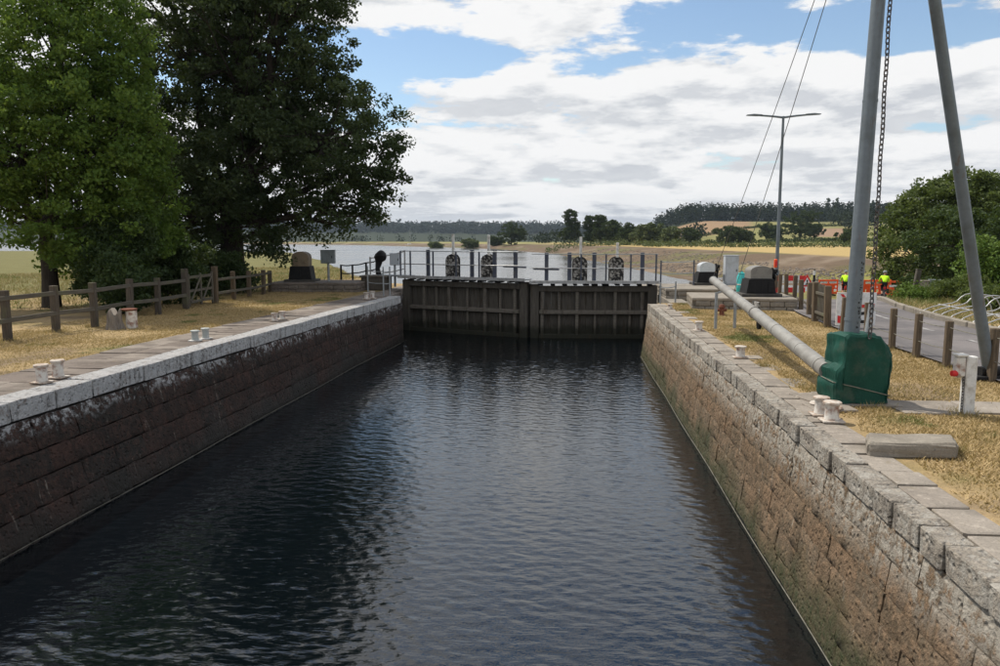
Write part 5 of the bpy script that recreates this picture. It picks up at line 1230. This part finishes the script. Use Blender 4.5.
tree('oak_tree', 'large dark spreading oak in the middle of the left bank', (-14.7, 32.3, H(-14.7, 32.3)),
     [(-13.4, 32.0, 10.3, 3.9, 3.6, 3.2), (-9.9, 31.5, 6.5, 2.8, 3.0, 2.4), (-16.4, 32.5, 11.0, 3.6, 3.5, 3.2), (-17.4, 32.0, 6.2, 3.6, 3.4, 2.9), (-9.6, 31.4, 3.9, 2.2, 2.3, 1.5), (-13.0, 30.6, 5.6, 3.0, 2.4, 2.0), (-14.0, 32.5, 14.3, 3.6, 3.5, 2.7), (-12.4, 33.4, 8.0, 3.6, 3.0, 2.6), (-8.4, 31.6, 5.2, 1.6, 1.9, 1.6), (-15.8, 30.2, 4.0, 2.6, 2.0, 1.5), (-11.4, 31.4, 12.4, 2.4, 2.6, 2.1), (-11.2, 32.3, 3.2, 2.0, 2.0, 1.0), (-13.0, 31.2, 2.9, 1.9, 1.7, 1.0), (-16.2, 31.0, 2.5, 2.0, 1.6, 1.1), (-18.2, 31.2, 3.4, 2.2, 1.8, 1.6), (-14.2, 30.6, 3.6, 1.8, 1.5, 1.2), (-12.5, 31.6, 2.0, 1.5, 1.4, 0.8), (-16.8, 31.0, 1.7, 1.6, 1.4, 0.9), (-15.2, 31.0, 1.5, 1.3, 1.2, 0.8)],
     1900, 92, 0.16, M['leaf_oak'], 0.52, 4.0, 22, TG, twigs=420, cr=(0.25, 0.72), shell=0.45)
SG = 'shrubs behind the left fence'
def shrub(label, x, y, rx, rz_, seed, mat='leaf_shrub', n=70, per=130, size=0.11, group=SG, name='shrub', ry=None, cr=(0.22, 0.5)):
    z = H(x, y); ry = ry or rx * .8; g = np.random.default_rng(seed)
    lobes = [(x, y, z + rz_ * .55, rx * .8, ry * .8, rz_ * .5)] + [(x + g.uniform(-.5, .5) * rx, y + g.uniform(-.4, .4) * ry, z + rz_ * g.uniform(.3, .75), rx * .5, ry * .5, rz_ * .38) for _ in range(4)]
    return tree(name, label, (x, y, z), lobes, n, per, size, M[mat], 0.05, 0.3, seed, group, 'shrub', 40, 0.4, cr, 0.4)
shrub('dark rounded shrub behind the fence, right of the leftmost trunk', -15.1, 24.3, 1.2, 1.5, 31)
shrub('dense dark shrub behind the fence, above the bleached stump', -13.9, 22.2, 1.5, 2.6, 32, n=130)
shrub('dense dark shrub behind the fence, left of the wicket gate', -13.5, 24.6, 1.5, 2.4, 33, n=120)
shrub('low dark shrub against the oak trunk behind the wicket gate', -14.4, 28.4, 1.6, 1.7, 34, n=90)
shrub('low dark shrub filling the gap below the oak beside the short fence', -13.4, 29.6, 1.2, 1.2, 36, n=70)
shrub('dark bush behind the fence between stump and wicket gate', -12.9, 20.9, 0.9, 1.7, 37, n=70)
shrub('spiky sparse shrub beside the leftmost trunk', -16.1, 26.0, 0.9, 1.7, 35, n=34, per=60)
# right bank
RG = 'trees on the right bank'
zr_ = H(22, 46)
tree('hawthorn_tree', 'large bushy green tree behind the orange barriers on the right', (27.5, 58.5, H(27.5, 58.5)),
     [(24.2, 58.0, 1.6, 1.8, 2.2, 2.6), (26.2, 58.2, 3.9, 2.6, 2.8, 2.5), (28.6, 58.2, 4.2, 2.9, 2.9, 2.6), (31.8, 58.4, 3.0, 3.3, 3.0, 3.0), (27.6, 57.4, 0.6, 2.4, 2.0, 2.0), (30.4, 57.4, 0.4, 2.8, 2.2, 2.2), (34.6, 58.5, 2.4, 3.2, 2.8, 3.0), (27.8, 58.4, 5.9, 1.8, 1.8, 1.2), (24.4, 57.8, -0.6, 1.6, 1.6, 1.2)],
     640, 120, 0.24, M['leaf_mid'], 0.34, 1.8, 41, RG, twigs=120, cr=(0.45, 0.95), shell=0.6)
tree('hawthorn_tree', 'darker green tree standing behind the grey roadside cabinets', (18.9, 39.5, H(18.9, 39.5)),
     [(18.9, 39.5, 1.9, 1.9, 1.7, 1.7), (20.6, 39.9, 2.0, 2.0, 1.8, 2.0), (22.4, 39.7, 1.7, 2.0, 1.8, 2.0)],
     210, 110, 0.17, M['leaf_shrub'], 0.16, 1.0, 42, RG, twigs=60, cr=(0.35, 0.7))
RS = 'shrubs on the right verge'
shrub('lime green shrub above the bicycle rack by the stay leg', 15.4, 29.5, 1.6, 2.1, 43, 'leaf_lime', 110, 110, 0.13, RS)
shrub('bright green shrub at the right edge behind the bicycle rack', 16.6, 27.0, 1.9, 2.4, 44, 'leaf_mid', 130, 110, 0.13, RS)
shrub('low green bramble between the leaning post and the bicycle rack', 13.9, 28.6, 1.3, 0.8, 45, 'leaf_mid', 80, 90, 0.10, RS)
shrub('small lime bramble beside the leaning black post', 12.6, 29.2, 0.8, 0.55, 46, 'leaf_lime', 40, 80, 0.09, RS)
shrub('dark shrub between the orange barriers and the cabinets', 19.6, 44.0, 1.4, 1.5, 47, 'leaf_shrub', 70, 90, 0.14, RS)
shrub('tangled green bramble behind the near end of the bicycle rack', 13.2, 20.5, 1.3, 0.9, 48, 'leaf_mid', 80, 90, 0.10, RS)
shrub('low weedy bramble behind the middle of the bicycle rack', 12.9, 24.0, 1.2, 0.7, 49, 'leaf_mid', 70, 90, 0.10, RS)

# ------------------------------------------------------------------ far trees, woods and hedges
FG = 'separate trees beyond the river'
def px(u, Y): return (u - 569) / 760 * Y * 1.0      # azimuth of a far tree, as metres off the lock axis
far = [('round dark green tree alone in the meadow across the river', 512, 400, 15.5, 13.0, 'leaf_far'), ('tall thin-topped pine across the river, tallest of its row', 570, 330, 9, 15.5, 'leaf_far'),
       ('slim dark tree just right of the tall pine', 590, 330, 7.5, 12.5, 'leaf_far'), ('slim tree with a ragged top, third of the riverside row', 600, 325, 7, 12.8, 'leaf_far'), ('dark tree in the middle of the riverside row', 612, 320, 9, 11.3, 'leaf_far'),
       ('rounded tree right of the middle of the riverside row', 626, 310, 9, 9.2, 'leaf_far'), ('pale green rounded tree in the riverside row, by the right paddle', 641, 300, 9, 8.6, 'leaf_farlight'), ('pale willow-like tree behind the brown bank', 657, 300, 10, 8.6, 'leaf_farlight'),
       ('light green tree before the brown hill field', 669, 290, 8, 7.2, 'leaf_farlight'), ('dark rounded tree at the foot of the brown field', 687, 340, 7.5, 7.5, 'leaf_far'), ('dark broad tree in front of the brown hill field', 722, 360, 14, 9.5, 'leaf_far'),
       ('smaller dark tree right of the broad field tree', 738, 365, 9, 7.0, 'leaf_far'), ('big dark tree in front of the wood, left of the lamp post', 764, 430, 14, 10, 'leaf_far'), ('tall dark tree mass right of the lamp post', 790, 440, 22, 17, 'leaf_far'), ('dark field tree left of the crane mast', 838, 300, 12, 8.0, 'leaf_far'),
       ('dark tree behind the lamp post foot', 803, 460, 12, 9, 'leaf_far'), ('pale bush on the far shore behind the left paddle', 436, 420, 9, 4.5, 'leaf_farlight'), ('small pale bush on the far shore by the oak', 470, 420, 10, 5.5, 'leaf_farlight'), ('low far bush left of the lone round tree', 497, 410, 8, 5, 'leaf_far')]
for k, (lb, u, Y, w, h, mt) in enumerate(far):
    x = px(u, Y); z = H(x, Y); g = np.random.default_rng(100 + k); r = w / 2
    pine = h > w * 1.45
    lobes = [(x, Y, z + h * .46, r * .9, r * .85, h * .44)] + [(x + g.uniform(-.55, .55) * r, Y + g.uniform(-.4, .4) * r, z + h * g.uniform(.22, .80), r * g.uniform(.35, .55), r * .5, h * g.uniform(.14, .22)) for _ in range(6)]
    if pine: lobes = [(x + g.uniform(-.25, .25) * r, Y, z + h * q, r * (1.0 - .45 * q), r * (.9 - .5 * q), h * .11) for q in (.25, .38, .52, .64, .76, .87)]
    tree('field_tree', lb, (x, Y, z), lobes, int(80 + w * 7), 60, 0.6, M[mt], 0.25, h * .3, 200 + k, FG, twigs=6, cr=(0.7, 1.5), shell=.45, aspect=.8)
def wood_mass(name, label, pts, hmin, hmax, size, per, mat, seed, r=(3.0, 5.0)):
    g = np.random.default_rng(seed); P = []; T = []
    pts = np.array(pts); z = hgt(pts[:, 0], pts[:, 1]); n = len(pts); hh = g.uniform(hmin, hmax, n); rr = g.uniform(*r, n); tt = g.uniform(.1, .9, n)
    idx = np.repeat(np.arange(n), per); q = g.normal(size=(len(idx), 3)); q /= np.linalg.norm(q, axis=1)[:, None]; q *= (g.random(len(idx)) ** .35)[:, None]
    C = np.stack([pts[idx, 0] + q[:, 0] * rr[idx], pts[idx, 1] + q[:, 1] * rr[idx], z[idx] + hh[idx] * (.47 + .53 * q[:, 2])], 1)
    me = leaves_mesh(name, C, size, tt[idx] * .6 + g.random(len(idx)) * .4, mat, .5, .85, g)
    o = stuff(link(name, me)); tag(o, label, 'woodland'); return o
g = np.random.default_rng(77)
def scatter(u0, u1, Y0, Y1, n, f=lambda u, Y: True):
    out = []
    while len(out) < n:
        u = g.uniform(u0, u1); Y = g.uniform(Y0, Y1)
        if f(u, Y): out.append((px(u, Y), Y))
    return out
wood_mass('hill_wood', 'dark wood covering the crest of the hill beyond the brown field', scatter(652, 1100, 850, 1000, 900, lambda u, Y: u > 652 + (Y - 850) * .02), 13, 23, 2.3, 66, M['leaf_wood'], 1, (4, 7))
wood_mass('hill_wood', 'dark wood running down the hillside right of the brown field', scatter(785, 1250, 560, 880, 420, lambda u, Y: u > 790 + (880 - Y) * .12 and not (840 < u < 1000 and 640 < Y < 800)), 10, 18, 2.0, 52, M['leaf_wood'], 2, (4, 6.5))
wood_mass('ridge_wood', 'blue-green wooded ridge on the far left horizon across the river', scatter(-350, 585, 1850, 2120, 2500, lambda u, Y: True), 16, 28, 5.0, 36, M['leaf_wood'], 3, (7, 13))
wood_mass('far_hedges', 'band of low trees and hedges behind the lone round tree', scatter(540, 700, 520, 640, 90) + scatter(-500, 560, 900, 1000, 120), 6, 11, 1.8, 44, M['leaf_wood'], 4, (3.5, 6))
wood_mass('bank_hedge', 'green hedge along the top of the dry embankment', [(px(u, Y), Y) for u in np.arange(640, 1200, 2.2) for Y in (g.uniform(228, 262),)] , 0.9, 2.6, 0.5, 46, M['leaf_farlight'], 5, (1.0, 2.2))
wood_mass('bank_hedge', 'scrubby green hedge at the feet of the riverside tree row', [(px(u, Y), Y) for u in np.arange(548, 680, 2.0) for Y in (g.uniform(268, 300),)], 1.0, 3.0, 0.5, 40, M['leaf_farlight'], 6, (1.2, 2.6))
wood_mass('field_hedge', 'dark hedge lines dividing the hill fields', [(px(u, 560 + (u - 690) * .6), 560 + (u - 690) * .6) for u in np.arange(660, 860, 1.6)] + [(px(u, 400 + (u - 700) * .1), 400 + (u - 700) * .1) for u in np.arange(640, 860, 1.8)], 1.2, 2.6, 0.9, 30, M['leaf_far'], 7, (1.3, 2.6))
# two tall conifers breaking the skyline
for k, (u, h, lb) in enumerate(((815, 27, 'left of two tall conifers breaking the hill skyline'), (823, 25, 'right of two tall conifers breaking the hill skyline'))):
    Y = 900; x = px(u, Y); z = H(x, Y)
    tree('conifer', lb, (x, Y, z), [(x, Y, z + h * q, 4.2 * (1.1 - q), 4.2 * (1.1 - q), 2.2) for q in (.45, .6, .72, .84, .94)], 60, 24, 1.5, M['leaf_far'], 0.4, h * .5, 300 + k, 'conifers on the skyline', twigs=3, cr=(1, 1.8))

# ------------------------------------------------------------------ grass
def grass(name, label, x0, x1, y0, y1, n, keep, hmin, hmax, seed, green=0.0, cat='grass'):
    g = np.random.default_rng(seed); x = g.uniform(x0, x1, n); y = g.uniform(y0, y1, n); k = keep(x, y); x, y = x[k], y[k]
    pn = fbm(x * 0.9, y * 0.9, 4, 55); k = g.random(len(x)) < sst(.28, .52, pn) * .62 + .38; x, y, pn = x[k], y[k], pn[k]; n = len(x)
    z = hgt(x, y); hh = g.uniform(hmin, hmax, n) * (0.6 + .9 * pn); a = g.uniform(0, 2 * np.pi, n); w = g.uniform(.005, .011, n) * (1 + y * 0.03)
    ln = g.uniform(.3, 1.5, n) * hh; b = g.uniform(0, 2 * np.pi, n)
    p = np.stack([x, y, z - .01], 1); s = np.stack([np.cos(a) * w, np.sin(a) * w, 0 * a], 1); tip = p + np.stack([np.cos(b) * ln, np.sin(b) * ln, hh], 1)
    me = raw_mesh(name, np.stack([p - s, p + s, tip], 1).reshape(-1, 3), np.arange(3 * n).reshape(-1, 3))
    gp = fbm(x * .35, y * .35, 5, 31); gq = fbm(x * 1.3, y * 1.3, 4, 47)
    tint = np.clip(g.random(n) * .5 + .75 * sst(.56, .70, gq) * sst(.4, .6, gp) + green, 0, 1)
    at_ = me.attributes.new('tint', 'FLOAT', 'POINT'); at_.data.foreach_set('value', np.repeat(tint, 3).astype(np.float32))
    me.materials.append(M['grass']); o = stuff(link(name, me)); tag(o, label, cat); return o
edge = lambda x, y: 0.5 * (fbm(x * 2.2, y * 2.2, 3, 91) - .5)
grass('dry_grass', 'parched straw-coloured grass on the right bank of the lock', 3.0, 6.75, 1.5, 26, 260000, lambda x, y: (x > 3.34 + edge(x, y) + 0.3 * (y < 6)) & (x < 6.5) & ~((x > 4.0) & (y > 9.5) & (y < 10.35) & (x < 6.6)) & ~((x > 3.95) & (y > 23.7)), .015, .05, 1)
grass('dry_grass', 'parched brown grass on the left bank in front of the fence', -13.2, -8.4, 6, 31, 190000, lambda x, y: x < lx(y) - 1.66 + edge(x, y), .015, .05, 2)
grass('meadow_grass', 'yellow-green meadow grass beyond the left trees', -40, -12.6, 22, 70, 60000, lambda x, y: (x < -12.6) & (y > 22 + .0 * x), .06, .2, 3, .35)
grass('verge_grass', 'weedy green grass on the right verge behind the rack', 9.8, 20, 13, 48, 60000, lambda x, y: road_d(x, y) > 1.75, .05, .22, 4, .55)
def tufts(name, label, spots, seed, n=160, hmax=.12, green=.35):
    g = np.random.default_rng(seed); xs = np.concatenate([g.normal(x, r, n) for x, y, r in spots]); ys = np.concatenate([g.normal(y, r, n) for x, y, r in spots]); N_ = len(xs)
    z = hgt(xs, ys); hh = g.uniform(.03, hmax, N_); a = g.uniform(0, 6.28, N_); b = g.uniform(0, 6.28, N_); p = np.stack([xs, ys, z - .01], 1); s = np.stack([np.cos(a), np.sin(a), 0 * a], 1) * .006
    tip = p + np.stack([np.cos(b) * hh * .6, np.sin(b) * hh * .6, hh], 1); me = raw_mesh(name, np.stack([p - s, p + s, tip], 1).reshape(-1, 3), np.arange(3 * N_).reshape(-1, 3))
    at_ = me.attributes.new('tint', 'FLOAT', 'POINT'); at_.data.foreach_set('value', np.repeat(np.clip(g.random(N_) * .5 + green, 0, 1), 3).astype(np.float32)); me.materials.append(M['grass']); tag(stuff(link(name, me)), label, 'grass')
tufts('grass_tufts', 'taller green tufts of grass around posts, slabs and the stone block', [(3.86, 7.75, .05), (4.87, 9.7, .1), (4.8, 9.5, .09), (5.5, 9.3, .2), (4.5, 10.9, .2), (3.5, 10.9, .12), (5.3, 10.7, .2), (3.9, 9.75, .12), (6.3, 13.2, .08), (6.3, 14.3, .08), (6.33, 15.4, .08), (6.34, 19.2, .1), (4.35, 22.1, .12), (5, 23.6, .3), (6.2, 22.6, .3), (3.3, 13.0, .06)], 8)
tufts('grass_tufts', 'dull green tufts of grass along the left fence posts and plinth', [(-11.92, y, .1) for y in (15.1, 16.7, 17.9, 19.7, 20.9, 22.5, 24.9, 26.2, 27.7)] + [(-11.0, 17.5, .12), (-11.2, 30.5, .3), (-10.0, 30.5, .3), (-9.2, 30.5, .2)], 9, 150, .14, .3)
# stones on the far mud bank
g = np.random.default_rng(12); n = 5000; xx = []; 
for _ in range(n):
    i = g.integers(1, 6); a, b = SHORE[i], SHORE[i + 1]; t_ = g.random(); d = g.uniform(1, 15); dx, dy = b[0] - a[0], b[1] - a[1]; L_ = math.hypot(dx, dy); xx.append((a[0] + dx * t_ + dy / L_ * d, a[1] + dy * t_ - dx / L_ * d))
xx = np.array(xx); zz = hgt(xx[:, 0], xx[:, 1]); s = g.uniform(.05, .22, n)
oc = np.array([(1, 0, 0), (0, 1, 0), (-1, 0, 0), (0, -1, 0), (0, 0, .7), (0, 0, -.7)]); of = np.array([(0, 1, 4), (1, 2, 4), (2, 3, 4), (3, 0, 4), (1, 0, 5), (2, 1, 5), (3, 2, 5), (0, 3, 5)])
V = (np.stack([xx[:, 0], xx[:, 1], zz], 1)[:, None, :] + oc[None] * (s[:, None, None] * g.uniform(.6, 1.4, (n, 6, 1)))).reshape(-1, 3); F = (of[None] + (np.arange(n) * 6)[:, None, None]).reshape(-1, 3)
me = raw_mesh('bank_stones', V, F); me.materials.append(M['rubble']); tag(stuff(link('bank_stones', me)), 'scattered stones on the brown mud bank across the river', 'stones')

# ------------------------------------------------------------------ haze
m = MB(); m.box((0, 1700, 52), (7800, 4000, 118)); hz = m.build('haze', None if False else bpy.data.materials.new('haze_air')); stuff(hz)
hm = hz.data.materials[0]; hm.use_nodes = True; hn = hm.node_tree; hn.nodes.clear()
pv_ = hn.nodes.new('ShaderNodeVolumePrincipled'); ho = hn.nodes.new('ShaderNodeOutputMaterial'); hn.links.new(pv_.outputs[0], ho.inputs['Volume'])
pv_.inputs['Color'].default_value = (0.62, 0.74, 0.90, 1); pv_.inputs['Density'].default_value = 0.00008; pv_.inputs['Anisotropy'].default_value = 0.2
